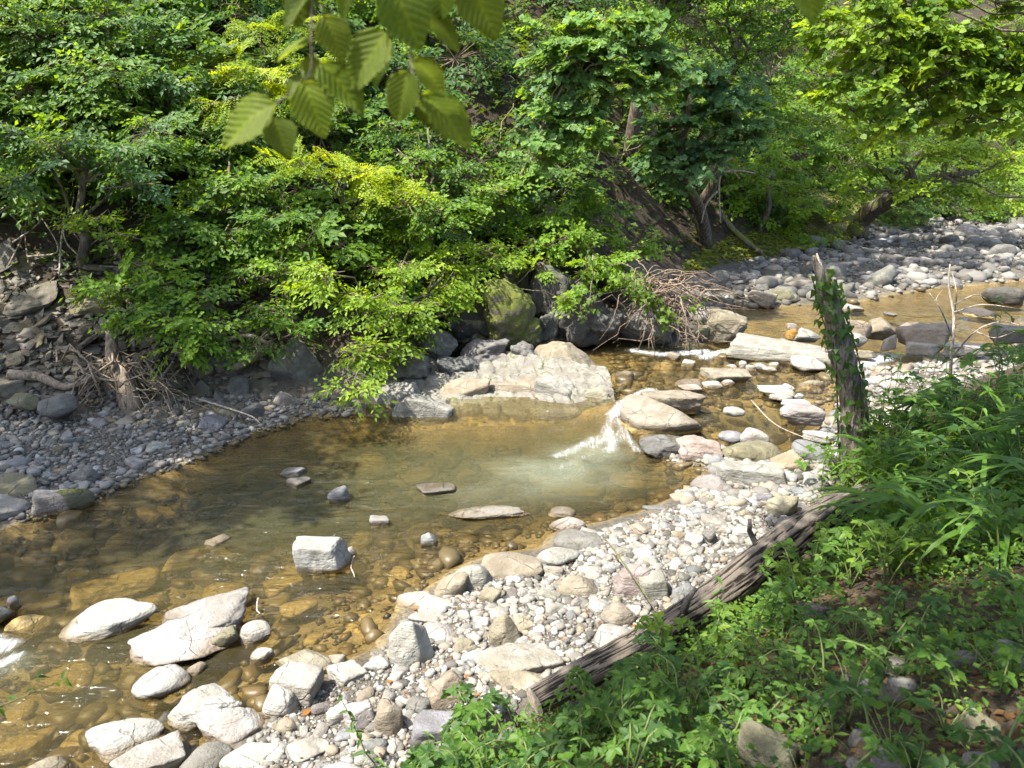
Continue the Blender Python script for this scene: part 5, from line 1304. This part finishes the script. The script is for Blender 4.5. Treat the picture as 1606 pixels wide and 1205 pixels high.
# ivy on the snag
iv = thing('ivy', 'dark ivy climbing the leaning broken stump', 'ivy', sb)
for s in range(3):
    ph = s * 2.1; ii = np.linspace(0, len(sp) * .8, 30).astype(int); rr = np.interp(ii / len(sp), [0, .6, .8], [.19, .14, .1])
    P = np.array([sp[i_] + np.array([math.cos(ph + i_ * .12), math.sin(ph + i_ * .12), 0]) * r_ for i_, r_ in zip(ii, rr)])
    stick_obj('stem', P, .012, .005, M_BARK, iv, 5, sb)
for _ in range(290):
    u = rng.random() ** .8 * .84; i_ = min(int(u * len(sp)), len(sp) - 1); a = rng.uniform(0, 6.28)
    o_ = np.array([math.cos(a), math.sin(a), 0]); r_ = np.interp(u, [0, .6, .85], [.165, .12, .075]) + rng.uniform(.0, .06)
    put_leaf(IVY[0], iv, sp[i_] - sb + o_ * r_ + np.array([0, 0, rng.normal(0, .04)]), np.array([rng.normal(0, .4), rng.normal(0, .4), -1]) + .3 * o_, o_ + rng.normal(0, .3, 3) + np.array([0, 0, .4]), rng.uniform(.06, .11), (.055, .115, .032))

# bleached bare branch
bb = hit(1486, 640); Yb = bb[1] + .3
bl = thing('dead_bough', 'bleached leafless branch sticking up behind the near bank herbs', 'branch', bb)
for L, r0 in (([(1488, 640), (1492, 560), (1496, 500), (1488, 450), (1490, 415)], .022), ([(1494, 530), (1475, 485), (1458, 460)], .012), ([(1496, 500), (1500, 460), (1494, 430)], .010), ([(1492, 560), (1530, 520), (1570, 505), (1606, 512)], .014),
              ([(1530, 520), (1560, 530), (1592, 520)], .008), ([(1496, 490), (1540, 478), (1596, 484)], .010), ([(1496, 478), (1530, 462), (1548, 470)], .007), ([(1492, 545), (1520, 545), (1545, 560)], .008), ([(1475, 485), (1468, 470), (1478, 455)], .006), ([(1490, 575), (1510, 560), (1530, 575), (1550, 600)], .009)):
    stick_obj('twig', smooth_poly([atY(x, y, Yb + rng.normal(0, .12)) for x, y in L], 5), r0, r0 * .35, M_DEAD, bl, 6, bb)

# brush pile
bp = at(1045, 540, .32)
br = thing('brush_pile', 'tangle of dry flood-washed sticks hanging over the upper rapid', 'brush pile', bp)
for k in range(120):
    u = rng.random()
    c0 = atY(*[(1030 + rng.normal(0, 22), 458 + rng.normal(0, 18)), (1045 + rng.normal(0, 25), 470 + rng.normal(0, 20))][k % 2], bp[1] + rng.uniform(-.2, .9))
    if u < .7: e = c0 + np.array([rng.normal(0, .55), rng.normal(-.3, .3), -rng.uniform(.2, .95)])
    elif u < .85: e = c0 + np.array([rng.uniform(.4, 1.5), rng.normal(0, .3), rng.normal(-.1, .12)])
    else: e = c0 + np.array([rng.normal(-.4, .4), rng.normal(0, .3), rng.uniform(0, .4)])
    if e[2] < .28: e[2] = .28 + rng.uniform(0, .1)
    P = curve_pts(c0, e, 7, rng.normal(.12, .08), .07)
    stick_obj('stick', P, rng.uniform(.009, .02), .005, M_BRUSH, br, 4, bp)
bi = thing('trailing_ivy', 'bright green ivy strands trailing through the brush pile', 'ivy', bp)
for (x0, y0, x1, y1, n) in ((930, 400, 915, 500, 60), (975, 430, 1030, 470, 70), (1030, 470, 1045, 515, 50), (1000, 440, 1010, 480, 40), (1080, 470, 1100, 490, 20), (1000, 455, 1060, 500, 50)):
    A, B = atY(x0, y0, bp[1] - .1), atY(x1, y1, bp[1] - .25)
    stick_obj('stem', curve_pts(A, B, 8, 0, .06), .012, .006, M_TWIG, bi, 5, bp)
    for _ in range(n):
        t_ = rng.random(); p = A + (B - A) * t_ + rng.normal(0, .09, 3)
        put_leaf(IVY[0], bi, p - bp, rng.normal(0, .5, 3) + np.array([0, -.2, -.7]), np.array([-.2, -.5, .8]) + rng.normal(0, .4, 3), rng.uniform(.07, .11), (.085, .155, .025))

# root tangle and driftwood at the far bank
rt = hit(205, 640)
ro = thing('root_tangle', 'washed-out stump with a tangle of pale roots at the foot of the rubble slope', 'tree stump', rt)
crown_pt = hit(195, 585) + np.array([0, -.25, .25])
V, Q_, T_ = tube(smooth_poly([rt + np.array([0, 0, -.05]), (rt + crown_pt) / 2 + np.array([.05, 0, .1]), crown_pt, crown_pt + np.array([-.1, .25, .35])], 5) - rt, np.linspace(.15, .07, 16), 12, rough=.35, seed=8)
link('stump', make_mesh('stump', V, [Q_, T_], [M_ROOT]), ro)
for k in range(40):
    s = crown_pt + rng.normal(0, .2, 3) * np.array([1.6, .6, .5])
    px, py = rng.uniform(110, 330), rng.uniform(600, 668)
    e = hit(px, py) + np.array([0, -.05, .03])
    stick_obj('root', curve_pts(s, e, 10, rng.uniform(-.05, .25), .13), rng.uniform(.006, .026), .004, M_ROOT, ro, 6, rt)
def log_thing(name, label, pts, r0, r1, mat, cat='log', group=None, sides=10):
    b = np.asarray(pts[0]); o = thing(name, label, cat, b, group)
    P = smooth_poly(pts, 6); stick_obj('trunk', P, r0, r1, mat, o, sides, b, .2)
    return o
log_thing('driftwood_log', 'grey driftwood log lying across the slate rubble beside the root tangle', [hit(22, 590) + np.array([0, -.1, .05]), hit(70, 597) + np.array([0, -.1, .08]), hit(110, 610) + np.array([0, -.1, .06]), hit(155, 600) + np.array([0, -.1, .1])], .075, .04, M_ROOT)
log_thing('driftwood_log', 'short rotten log propped above the grey slab pile', [hit(350, 535) + np.array([0, -.1, .03]), hit(395, 530) + np.array([0, -.1, .05]), hit(432, 545) + np.array([0, -.1, .05])], .035, .03, M_DEAD)
log_thing('driftwood_log', 'thick broken log leaning behind the leaning slabs', [hit(372, 580) + np.array([0, -.12, .05]), hit(405, 566) + np.array([0, -.12, .1]), hit(434, 548) + np.array([0, -.12, .12])], .06, .09, M_ROOT)
for i_, L in enumerate([[(105, 432), (122, 380), (125, 330), (118, 280)], [(72, 425), (64, 370), (60, 300), (40, 240)], [(40, 430), (30, 380), (20, 340), (-10, 310)], [(135, 420), (150, 370), (145, 300)], [(85, 430), (88, 380), (80, 330), (88, 280)], [(0, 350), (50, 325), (95, 345), (120, 380)], [(20, 400), (60, 360), (90, 310)], [(160, 410), (185, 360), (230, 330)],
                        [(430, 470), (455, 520), (470, 575)], [(440, 420), (460, 480), (490, 560)], [(0, 300), (40, 330), (80, 335), (130, 320)], [(270, 420), (280, 470), (300, 540)], [(300, 560), (250, 590), (180, 600)], [(340, 560), (290, 600), (240, 640)], [(150, 560), (230, 600), (330, 655)], [(320, 640), (380, 655), (440, 668)]]):
    log_thing('dead_sapling', 'thin leafless sapling among the undergrowth of the rubble slope', [hit(x + rng.normal(0, 9), y + rng.normal(0, 8)) + np.array([rng.normal(0, .08), -.3 + rng.normal(0, .15), .1]) for x, y in L], rng.uniform(.010, .026), .005, M_ROOT if i_ % 3 else M_DEAD, 'sapling', 'leafless saplings on the rubble slope', 6)
log_thing('fallen_tree', 'dark fallen tree sloping down the far bank below the forked maple', [hit(1120, 335) + np.array([0, -.3, .1]), hit(1150, 370) + np.array([0, -.3, .1]), hit(1190, 402) + np.array([0, -.3, .1])], .09, .06, M_BARK)
log_thing('fallen_bough', 'low mossy bough reaching out from the leaning alder', [atY(1345, 340, bt[1] - .4), atY(1320, 345, bt[1] - .6), atY(1295, 352, bt[1] - .8)], .09, .05, mat_bark('moss_bark', (.07, .07, .02), (.2, .19, .05), .9), 'branch')
for i_, L in enumerate([[(1130, 245), (1110, 275), (1095, 300)], [(1135, 270), (1160, 268), (1185, 272)], [(1120, 262), (1105, 262), (1090, 275)], [(1110, 280), (1140, 262), (1160, 280)], [(1125, 300), (1108, 320), (1100, 350)], [(1040, 250), (1050, 280), (1062, 305)], [(1015, 300), (1035, 290), (1050, 260)], [(1135, 240), (1128, 290), (1130, 350)]]):
    log_thing('dead_sapling', 'dry grey dead sapling standing by the forked maple on the far slope', [atY(x, y, hit(1108, 385)[1] - 1.2) for x, y in L], .03, .012, M_DEAD, 'sapling', 'dead saplings by the forked maple', 6)
# loose twigs
for L, zz, lb in (([(556, 872), (556, 905)], 0, 'thin pale twig stuck to the squared white boulder'), ([(405, 938), (402, 965)], .05, 'short bent twig standing on the split boulder'), ([(960, 527), (968, 540)], .3, 'twig dipping into the water below the brush pile'), ([(1178, 628), (1215, 665), (1270, 690)], .25, 'thin dead stick leaning over the shallows from the near bank'), ([(945, 840), (990, 900), (1030, 960)], .35, 'dark dead stem standing before the fallen log'), ([(1180, 470), (1120, 468), (1060, 462)], .75, 'long thin stick lying from the brush pile to the far gravel')):
    P = [at(x, y, zz + .08 * k_) for k_, (x, y) in enumerate(L)]
    b = P[0]; o = thing('driftwood_stick', lb, 'twig', b); stick_obj('stick', smooth_poly(P, 5) if len(P) > 2 else curve_pts(P[0], P[1], 5, 0, .08), .009, .004, M_DEAD if zz < .3 else M_BARK, o, 5, b)

# ================================================================ herbs of the near bank
def by(text, g): return text + ' nearest the ' + nearest_mark(g)
GRN = (.070, .150, .026); GRD = (.048, .108, .028); GRY = (.100, .180, .024)
def bramble(p, lb, grp, big=1.0, c_=GRN, nst=3):
    o = thing('bramble', lb, 'plant', p, grp)
    for s in range(nst):
        a = rng.uniform(0, 6.28); L = big * rng.uniform(.3, .65); h = big * rng.uniform(.18, .42)
        e = np.array([math.cos(a) * L, math.sin(a) * L, h * .5])
        P = curve_pts(np.zeros(3), e, 9, h, .03)
        st = stick_obj('stem', P, .006, .003, M_STEM, o, 5)
        for j_ in range(2, 9):
            for sd in ((-1, 1) if j_ % 2 else (1,)):
                d = norm(P[min(j_, 8)] - P[j_ - 1]); side = norm(np.cross(d, [0, 0, 1.0])) * sd
                dd = norm(side + d * .5 + rng.normal(0, .25, 3) * np.array([1, 1, .4]))
                s_ = big * rng.uniform(.055, .10)
                put_leaf(BRAM[rng.integers(3)], st, P[j_] + dd * s_ * .3, dd + np.array([0, 0, -.1]), np.array([0, 0, 1.0]) + rng.normal(0, .28, 3) - np.array([.1, .25, 0]), s_, c_)
    return o
def nettle(p, lb, grp, h=.45, c_=GRN, leaf=.075, nst=3):
    o = thing('nettle', lb, 'plant', p, grp)
    for s in range(nst):
        e = np.array([rng.normal(0, .1), rng.normal(0, .1), h * rng.uniform(.7, 1.1)]); b0 = np.array([rng.normal(0, .05), rng.normal(0, .05), 0])
        P = curve_pts(b0, b0 + e, 8, 0, .03); st = stick_obj('stem', P, .005, .002, M_STEM, o, 5)
        for j_ in range(2, 8):
            for sd in (0, math.pi):
                a = sd + (j_ % 2) * 1.57 + rng.normal(0, .25) + s
                d = np.array([math.cos(a), math.sin(a), rng.normal(0, .2)])
                put_leaf(NET[rng.integers(3)], st, P[j_], d, np.array([0, 0, 1.0]) + rng.normal(0, .2, 3), leaf * rng.uniform(.8, 1.25) * (1.15 - .05 * j_), c_)
    return o
def sedge(p, lb, grp, n=26, L=.55, c_=GRY):
    o = thing('sedge_clump', lb, 'grass', p, grp)
    for _ in range(n):
        a = rng.uniform(0, 6.28)
        b = bpy.data.objects.new('blade', BLADE[rng.integers(6)]); C.objects.link(b); b.parent = o
        s = L * rng.uniform(.6, 1.2); b.scale = (s * rng.uniform(.8, 1.3), s, s); b.rotation_euler = (rng.normal(0, .25), rng.normal(0, .15), a)
        b.location = (math.cos(a) * -.02, math.sin(a) * .02, 0)
        c = np.array(c_) * rng.uniform(.75, 1.25); b.color = (c[0], c[1], c[2], 1)
    return o
def hellebore(p, lb, grp, h=.4, c_=GRD, n=9):
    o = thing('hellebore', lb, 'plant', p, grp)
    for k in range(n):
        a = rng.uniform(0, 6.28); e = np.array([math.cos(a) * .18, math.sin(a) * .18, h * rng.uniform(.6, 1.15)])
        P = curve_pts(np.zeros(3), e, 6, .05, .02); st = stick_obj('stem', P, .006, .004, M_STEM, o, 5)
        d = np.array([math.cos(a), math.sin(a), .25])
        put_leaf(PALM[0], st, e, d, np.array([0, 0, 1.0]) + rng.normal(0, .2, 3) + d * .2, rng.uniform(.18, .26), c_)
    return o
def herb(p, lb, grp, h=.16, c_=GRN, n=12, leaf=.05):
    o = thing('woodland_herb', lb, 'plant', p, grp)
    for k in range(n):
        a = rng.uniform(0, 6.28); e = np.array([math.cos(a) * rng.uniform(.04, .2), math.sin(a) * rng.uniform(.04, .2), h * rng.uniform(.5, 1.2)])
        st = stick_obj('stem', curve_pts(np.zeros(3), e, 4, .02, .02), .003, .002, M_STEM, o, 4)
        d = np.array([math.cos(a), math.sin(a), .1])
        put_leaf(HERB[0], st, e, d, np.array([0, 0, 1.0]) + rng.normal(0, .25, 3) + np.array([-.1, -.2, 0]), leaf * rng.uniform(.8, 1.3), c_)
    return o
def spots(n, poly, gap):
    P = np.array(poly, float); out = []; a, b = P.min(0), P.max(0); tries = 0
    while len(out) < n and tries < n * 40:
        tries += 1
        q = a + (b - a) * rng.random(2)
        if pdist(P, q[:1], q[1:2])[0] > 0: continue
        g = hit(q[0], q[1])
        if any(np.linalg.norm(g[:2] - o[:2]) < gap for o in out): continue
        tp_ = proj(g + np.array([0, 0, .30]))
        lx = np.clip((tp_[0] - 850) / 500, 0, 1); ly = 1094 - 304 * lx
        if 870 < tp_[0] < 1290 and q[1] > ly and tp_[1] < ly + 34: continue
        out.append(g)
    return out
Z_SNAG = [(1340, 700), (1400, 660), (1500, 625), (1640, 590), (1640, 760), (1500, 790), (1380, 800), (1330, 780)]
Z_LOG = [(1330, 830), (1640, 770), (1640, 900), (1400, 930), (1180, 1000), (960, 1120), (890, 1110), (1050, 1010), (1200, 910)]
Z_LOW = [(560, 1260), (640, 1215), (760, 1165), (900, 1100), (1100, 1030), (1130, 1130), (1050, 1260)]
Z_BARE = [(1100, 1040), (1250, 990), (1640, 920), (1640, 1260), (1100, 1260)]
for g in spots(16, Z_SNAG, .35): nettle(g, by('tall leafy herb in the thicket', g), by('tall herbs beside the stump', g), rng.uniform(.65, 1.05), [GRN, GRD][rng.integers(2)], .10, 3)
for g in spots(14, Z_SNAG, .35): bramble(g, by('bramble in the thicket', g), by('brambles beside the stump', g), 1.15, [GRN, GRD][rng.integers(2)])
for g in spots(9, [(1420, 690), (1640, 640), (1640, 800), (1440, 790)], .4): hellebore(g, 'dark hand-leaved plant in the thicket above the log', 'hand-leaved plants above the log', rng.uniform(.4, .65))
for g in spots(13, [(1380, 760), (1640, 720), (1640, 880), (1400, 860)], .4): sedge(g, 'arching sedge clump in the thicket above the log', 'sedge clumps above the log', 28, rng.uniform(.7, 1.05), GRN)
for g in spots(38, Z_LOG, .25): bramble(g, by('bramble just below the fallen log', g), by('brambles below the log', g), .75, [GRN, GRY][rng.integers(2)])
for g in spots(14, Z_LOG, .3): nettle(g, by('upright nettle just below the fallen log', g), by('nettles below the log', g), rng.uniform(.3, .5), GRN, .07, 2)
for g in spots(24, Z_LOW, .2): bramble(g, by('three-leaved bramble at the bank foot', g), by('brambles at the foot of the near bank', g), .68, [GRN, GRD][rng.integers(2)])
for g in spots(10, Z_LOW, .25): nettle(g, by('nettle at the bank foot', g), by('nettles at the foot of the near bank', g), rng.uniform(.25, .45), GRN, .06, 2)
for g in spots(34, Z_BARE, .2): herb(g, by('small soft herb on the shaded bank', g), by('herbs of the bare shaded bank', g), rng.uniform(.08, .16), [GRN, GRD][rng.integers(2)], 10, .04)
for g in spots(22, Z_BARE, .25): bramble(g, by('small bramble on the shaded bank', g), by('brambles of the bare shaded bank', g), .55, [GRN, GRD][rng.integers(2)], 2)
for g in spots(10, [(1290, 770), (1310, 720), (1350, 690), (1420, 690), (1420, 760), (1340, 800)], .22): nettle(g, by('tall herb at the stump foot', g), by('tall herbs at the foot of the stump', g), rng.uniform(.45, .75), [GRN, GRY][rng.integers(2)], .085, 3)
for g in spots(6, [(1360, 800), (1440, 770), (1460, 830), (1400, 850)], .2): nettle(g, by('herb over the upper log end', g), by('herbs over the upper log end', g), rng.uniform(.4, .6), GRN, .08, 3)
for g in spots(8, [(1290, 790), (1330, 700), (1420, 690), (1420, 790), (1340, 820)], .25): bramble(g, by('bramble at the stump foot', g), by('brambles at the foot of the stump', g), 1.0, GRN)
# single stems seen against the gravel and the water
g = hit(606, 1215); nettle(g, 'single tall nettle stem standing against the pale gravel', None, .55, GRD, .075, 1)
g = hit(690, 1200); nettle(g, 'slim nettle pair beside the broad grey boulder at the bank foot', None, .38, GRN, .06, 2)
sprig0 = atY(-40, 1120, 2.3)
so = thing('leafy_sprig', 'thin leafy sprig reaching over the shallow water from the near bank', 'plant', sprig0)
P = smooth_poly([sprig0, atY(20, 1100, 2.35), atY(60, 1083, 2.4), atY(104, 1064, 2.45)], 5); stick_obj('stem', P, .003, .0015, M_BARK, so, 5, sprig0)
for (x, y), (x2, y2) in (((104, 1064), (108, 1078)), ((98, 1066), (100, 1050)), ((90, 1070), (92, 1075)), ((60, 1060), (64, 1052)), ((60, 1062), (78, 1060)), ((62, 1066), (52, 1064)), ((40, 1086), (52, 1078)), ((24, 1096), (10, 1090)), ((0, 1112), (8, 1120))):
    A, B = atY(x, y, 2.4), atY(x2, y2, 2.42)
    put_leaf(NET[0], so, A - sprig0, B - A, np.array([0, -.4, 1.0]), max(np.linalg.norm(B - A), .03), (.04, .09, .02))
stick_obj('stem', [P[8] - sprig0, atY(58, 1070, 2.4) - sprig0, atY(62, 1054, 2.42) - sprig0], .002, .001, M_BARK, so, 4)

# ---- low ground cover and litter: nobody could count it
def scatter_leaves(name, label, n, poly_world, leaf, size, colr, h, kind='stuff', flat=.3, mat=None, trio=False, dens_noise=None, cat='ground cover'):
    a, b = poly_world.min(0), poly_world.max(0)
    P = a + (b - a) * rng.random((n * 4, 2)); P = P[pdist(poly_world, P[:, 0], P[:, 1]) < 0]
    if dens_noise: P = P[n2(P[:, 0], P[:, 1], dens_noise, 55, 3) + rng.normal(0, .25, len(P)) > .0]
    P = P[:n]; n = len(P)
    z = land(P[:, 0], P[:, 1]) + rng.random(n) ** 1.5 * h + .005
    Pw = np.column_stack([P, z]); D = np.column_stack([rng.normal(0, 1, (n, 2)), rng.normal(-.1, .2, n)]); N = np.array([-.1, -.25, 1.0]) + rng.normal(0, flat, (n, 3))
    S = size * rng.lognormal(0, .3, n)
    V, Fq, k_ = stamp(leaf, Pw, D, N, S)
    me = make_mesh(name, V, Fq, [mat or M_LEAF], False, {'var': np.repeat(np.clip(rng.normal(.5, .2, n), 0, 1), k_)})
    link(name, me, label=label, cat=cat, kind=kind, color=colr)
nb = np.concatenate([NEARTOE[2:15], [[16, 12], [14, 6], [4.5, .3], [-1, .3], [-4, 2.2]]])
nbs = np.array([hit(x, y)[:2] for x, y in [(600, 1240), (760, 1180), (900, 1095), (1110, 970), (1250, 870), (1310, 790), (1350, 700), (1500, 630), (1640, 590), (1660, 900), (1660, 1240), (1100, 1250)]])
scatter_leaves('ground_cover', 'low green leaves carpeting the shaded near bank', 14000, nbs, 'ovate', .04, (.080, .165, .030), .20, dens_noise=1.3)
scatter_leaves('ground_cover', 'fine pale green leaflets among the herbs of the near bank', 12000, nbs, 'leaflet', .028, (.11, .195, .03), .16, dens_noise=1.9)
scatter_leaves('leaf_litter', 'brown fallen leaves and bits between the herbs of the near bank', 8000, nbs, 'ovate', .045, (.095, .060, .032), .012, flat=.2, cat='leaf litter')
M_ = None
hs = np.array([hit(x, y)[:2] for x, y in [(-100, 380), (200, 520), (560, 560), (760, 470), (1000, 420), (1130, 380), (1330, 352), (1600, 330), (1700, 250), (1600, 60), (1200, 0), (700, -100), (200, -150), (-150, -100)]])
scatter_leaves('slope_ivy', 'ivy and low leaves covering the wooded slope', 42000, hs, 'ivy', .14, (.055, .100, .022), .4, flat=.45, dens_noise=.5)
scatter_leaves('leaf_litter', 'brown leaf litter on the wooded slope', 12000, hs, 'ovate', .12, (.062, .044, .027), .03, flat=.35, cat='leaf litter')
gp = np.array([hit(x, y)[:2] for x, y in [(1060, 440), (1130, 415), (1230, 398), (1330, 382), (1340, 366), (1240, 362), (1150, 370), (1090, 400)]])
scatter_leaves('ground_cover', 'mossy grass and low plants on the terrace behind the far gravel bar', 9000, gp, 'leaflet', .11, (.115, .15, .028), .15, flat=.5)

# ================================================================ the hazel over the viewpoint
hb = np.array([2.6, -1.6, 0.0]); hb[2] = ground_at(hb)
hz = thing('hazel_tree', 'hazel whose toothed leaves hang down in front of the wooded slope', 'tree', hb)
tp = smooth_poly([hb, hb + np.array([-.2, .5, 1.6]), hb + np.array([-.5, 1.6, 3.4]), np.array([1.4, 2.6, 7.2])], 6)
stick_obj('trunk', tp, .12, .05, M_BARK, hz, 10, hb, .15)
can = []  # crown out of view, its clumps set up-sun to shade the near bank
for k in range(1100):
    x, y = rng.uniform(.2, 8.5), rng.uniform(.4, 9.5)
    dn_ = -pdist(NEARPOLY, np.array([x]), np.array([y]))[0]
    if dn_ < .35: continue
    g = np.array([x, y, ground_at((x, y))])
    zt = rng.uniform(6.6, 8.8)
    c = g + SUN * ((zt - g[2]) / SUN[2])
    R = np.array([.62, .62, .26])
    q = proj(c - np.array([0, 0, .75]))
    if q[2] > 0 and q[1] > -40: continue
    if any(np.linalg.norm((c - o)[:2]) < .62 for o, _ in can): continue
    if rng.random() < .05: continue
    can.append((c, R))
for c, R in can:
    j_ = rng.integers(8, len(tp)); P = curve_pts(tp[j_], c, 7, .3, .04); stick_obj('limb', P, .028, .008, M_BARK, hz, 5, hb)
link('crown', crown_mesh('crown', [(c - hb, R) for c, R in can], 'ovate', 'alt', .20, .55, 6.2), hz, color=(.07, .13, .022))
# the leaves that hang into view: pleated blades, each its own
def hazel_leaf(k):
    r = np.random.default_rng(700 + k); nu, nv = 21, 57
    v = np.linspace(0, 1, nv)[:, None]; u = np.linspace(-1, 1, nu)[None]
    w = .41 * np.sin(np.clip(v, 0, 1) ** .70 * math.pi) ** .70 * (1 - .22 * v) + .004
    curl = r.uniform(-.25, .35); tw = r.normal(0, .25)
    tooth = 1 + (np.abs(u) > .99) * (.10 * ((v * 26 + .3 * r.random()) % 1.0) - .05) + (np.abs(u) > .89) * .04 * np.sin(v * 41 + r.uniform(0, 6))
    x = u * w * tooth * (1 + .10 * np.sin(v * 5 + k)); y = v + .12 * np.abs(u) * w
    ph_ = (v - .62 * np.abs(u) * w * 1.6) * 8.0
    vein = np.exp(-((ph_ - np.round(ph_)) / .10) ** 2) * (np.abs(u) > .02); rib = np.exp(-(u * w / .010) ** 2)
    z = .16 * np.abs(x) * (1 + curl) + .020 * np.cos(ph_ * 2 * math.pi) * np.minimum(1, np.abs(u) * 3) - .22 * v ** 2 + tw * x * v + .02 * np.sin(7 * v + 3 * u + k)
    V = np.stack([x + .05 * r.normal() * v ** 2, y, z], -1).reshape(-1, 3)
    var = np.clip(.40 + .38 * np.maximum(vein * .7, rib) + .10 * r.normal(size=x.shape), 0, 1)
    i = np.arange(nv - 1)[:, None] * nu; j = np.arange(nu - 1)[None]
    Qh = np.stack([i + j, i + j + 1, i + nu + j + 1, i + nu + j], -1).reshape(-1, 4)
    return make_mesh('leaf', V, Qh, [M_HAZEL], True, {'var': var.ravel()})
HZ = [hazel_leaf(k) for k in range(8)]
branch1 = [atY(640, -90, 1.5), atY(625, -20, 1.5), atY(640, 60, 1.48), atY(648, 120, 1.46), atY(660, 160, 1.45)]
branch2 = [atY(500, -80, 1.42), atY(490, 0, 1.42), atY(488, 60, 1.4), atY(484, 120, 1.4), atY(432, 165, 1.38)]
branch3 = [atY(745, -80, 1.5), atY(742, -20, 1.5)]
for B in (branch1, branch2): stick_obj('twig', smooth_poly(B, 5), .0022, .0012, M_TWIG, hz, 6, hb)
stick_obj('twig', curve_pts(tp[-4], branch1[0], 10, .5, .03), .016, .0035, M_BARK, hz, 6, hb)
stick_obj('twig', curve_pts(tp[-4], branch2[0], 10, .5, .03), .014, .0035, M_BARK, hz, 6, hb)
for (x0, y0), (x1, y1), dy, nrm in [((490, -35), (440, 30), 0, (.1, -.5, .9)), ((470, -50), (465, 30), .03, (.3, -.8, .5)), ((492, 62), (436, 80), .02, (0, -.3, .9)), ((508, 25), (540, 85), -.03, (.5, -.9, .3)), ((490, 88), (480, 140), .04, (-.4, -.9, .3)), ((432, 162), (346, 212), -.02, (-.2, -.8, .6)), ((428, 185), (452, 240), -.04, (.5, -.8, .3)),
                                      ((478, 128), (505, 205), -.05, (.0, -1, .3)), ((470, 118), (450, 145), .02, (0, -.6, .7)), ((502, 98), (570, 160), -.02, (.5, -.6, .6)), ((606, 52), (545, 130), -.02, (-.2, -.9, .4)), ((612, -35), (655, 62), -.05, (.1, -.9, .3)), ((660, 15), (718, 62), .0, (.4, -.6, .7)), ((640, 112), (622, 180), -.04, (0, -1, .3)),
                                      ((652, 160), (702, 205), .03, (.3, -.5, .8)), ((662, 148), (738, 212), -.01, (.6, -.5, .5)), ((650, 92), (694, 136), .03, (.4, -.6, .6)), ((735, -35), (775, 48), -.03, (.2, -1, .2)), ((700, -60), (690, 18), .0, (0, -.8, .6)), ((1262, -45), (1282, 26), -.1, (.1, -.9, .3)), ((560, -40), (530, 20), .05, (-.2, -.8, .5)), ((600, 90), (585, 130), .06, (0, -.6, .7))]:
    A, B = atY(x0, y0, 1.44 + dy), atY(x1, y1, 1.44 + dy - .01)
    hl = put_leaf(HZ[rng.integers(8)], hz, A - hb, B - A, nrm, np.linalg.norm(B - A) * 1.12, (.100, .145, .015))
    stick_obj('petiole', [A - hb, A - hb - norm(B - A) * .012 + np.array([0, .004, .006])], .0012, .0014, M_STEM, hz, 4)
stick_obj('twig', curve_pts(tp[-3], atY(1262, -45, 1.34), 8, .4, .03), .012, .002, M_BARK, hz, 6, hb)
print('CANOPY', len(can))

barw = np.array([at(x, y, .1)[:2] for x, y in BAR])
scatter_leaves('leaf_litter', 'scattered brown leaves caught between the stones of the gravel bar', 260, barw, 'ovate', .04, (.22, .11, .04), .03, flat=.3, cat='leaf litter')
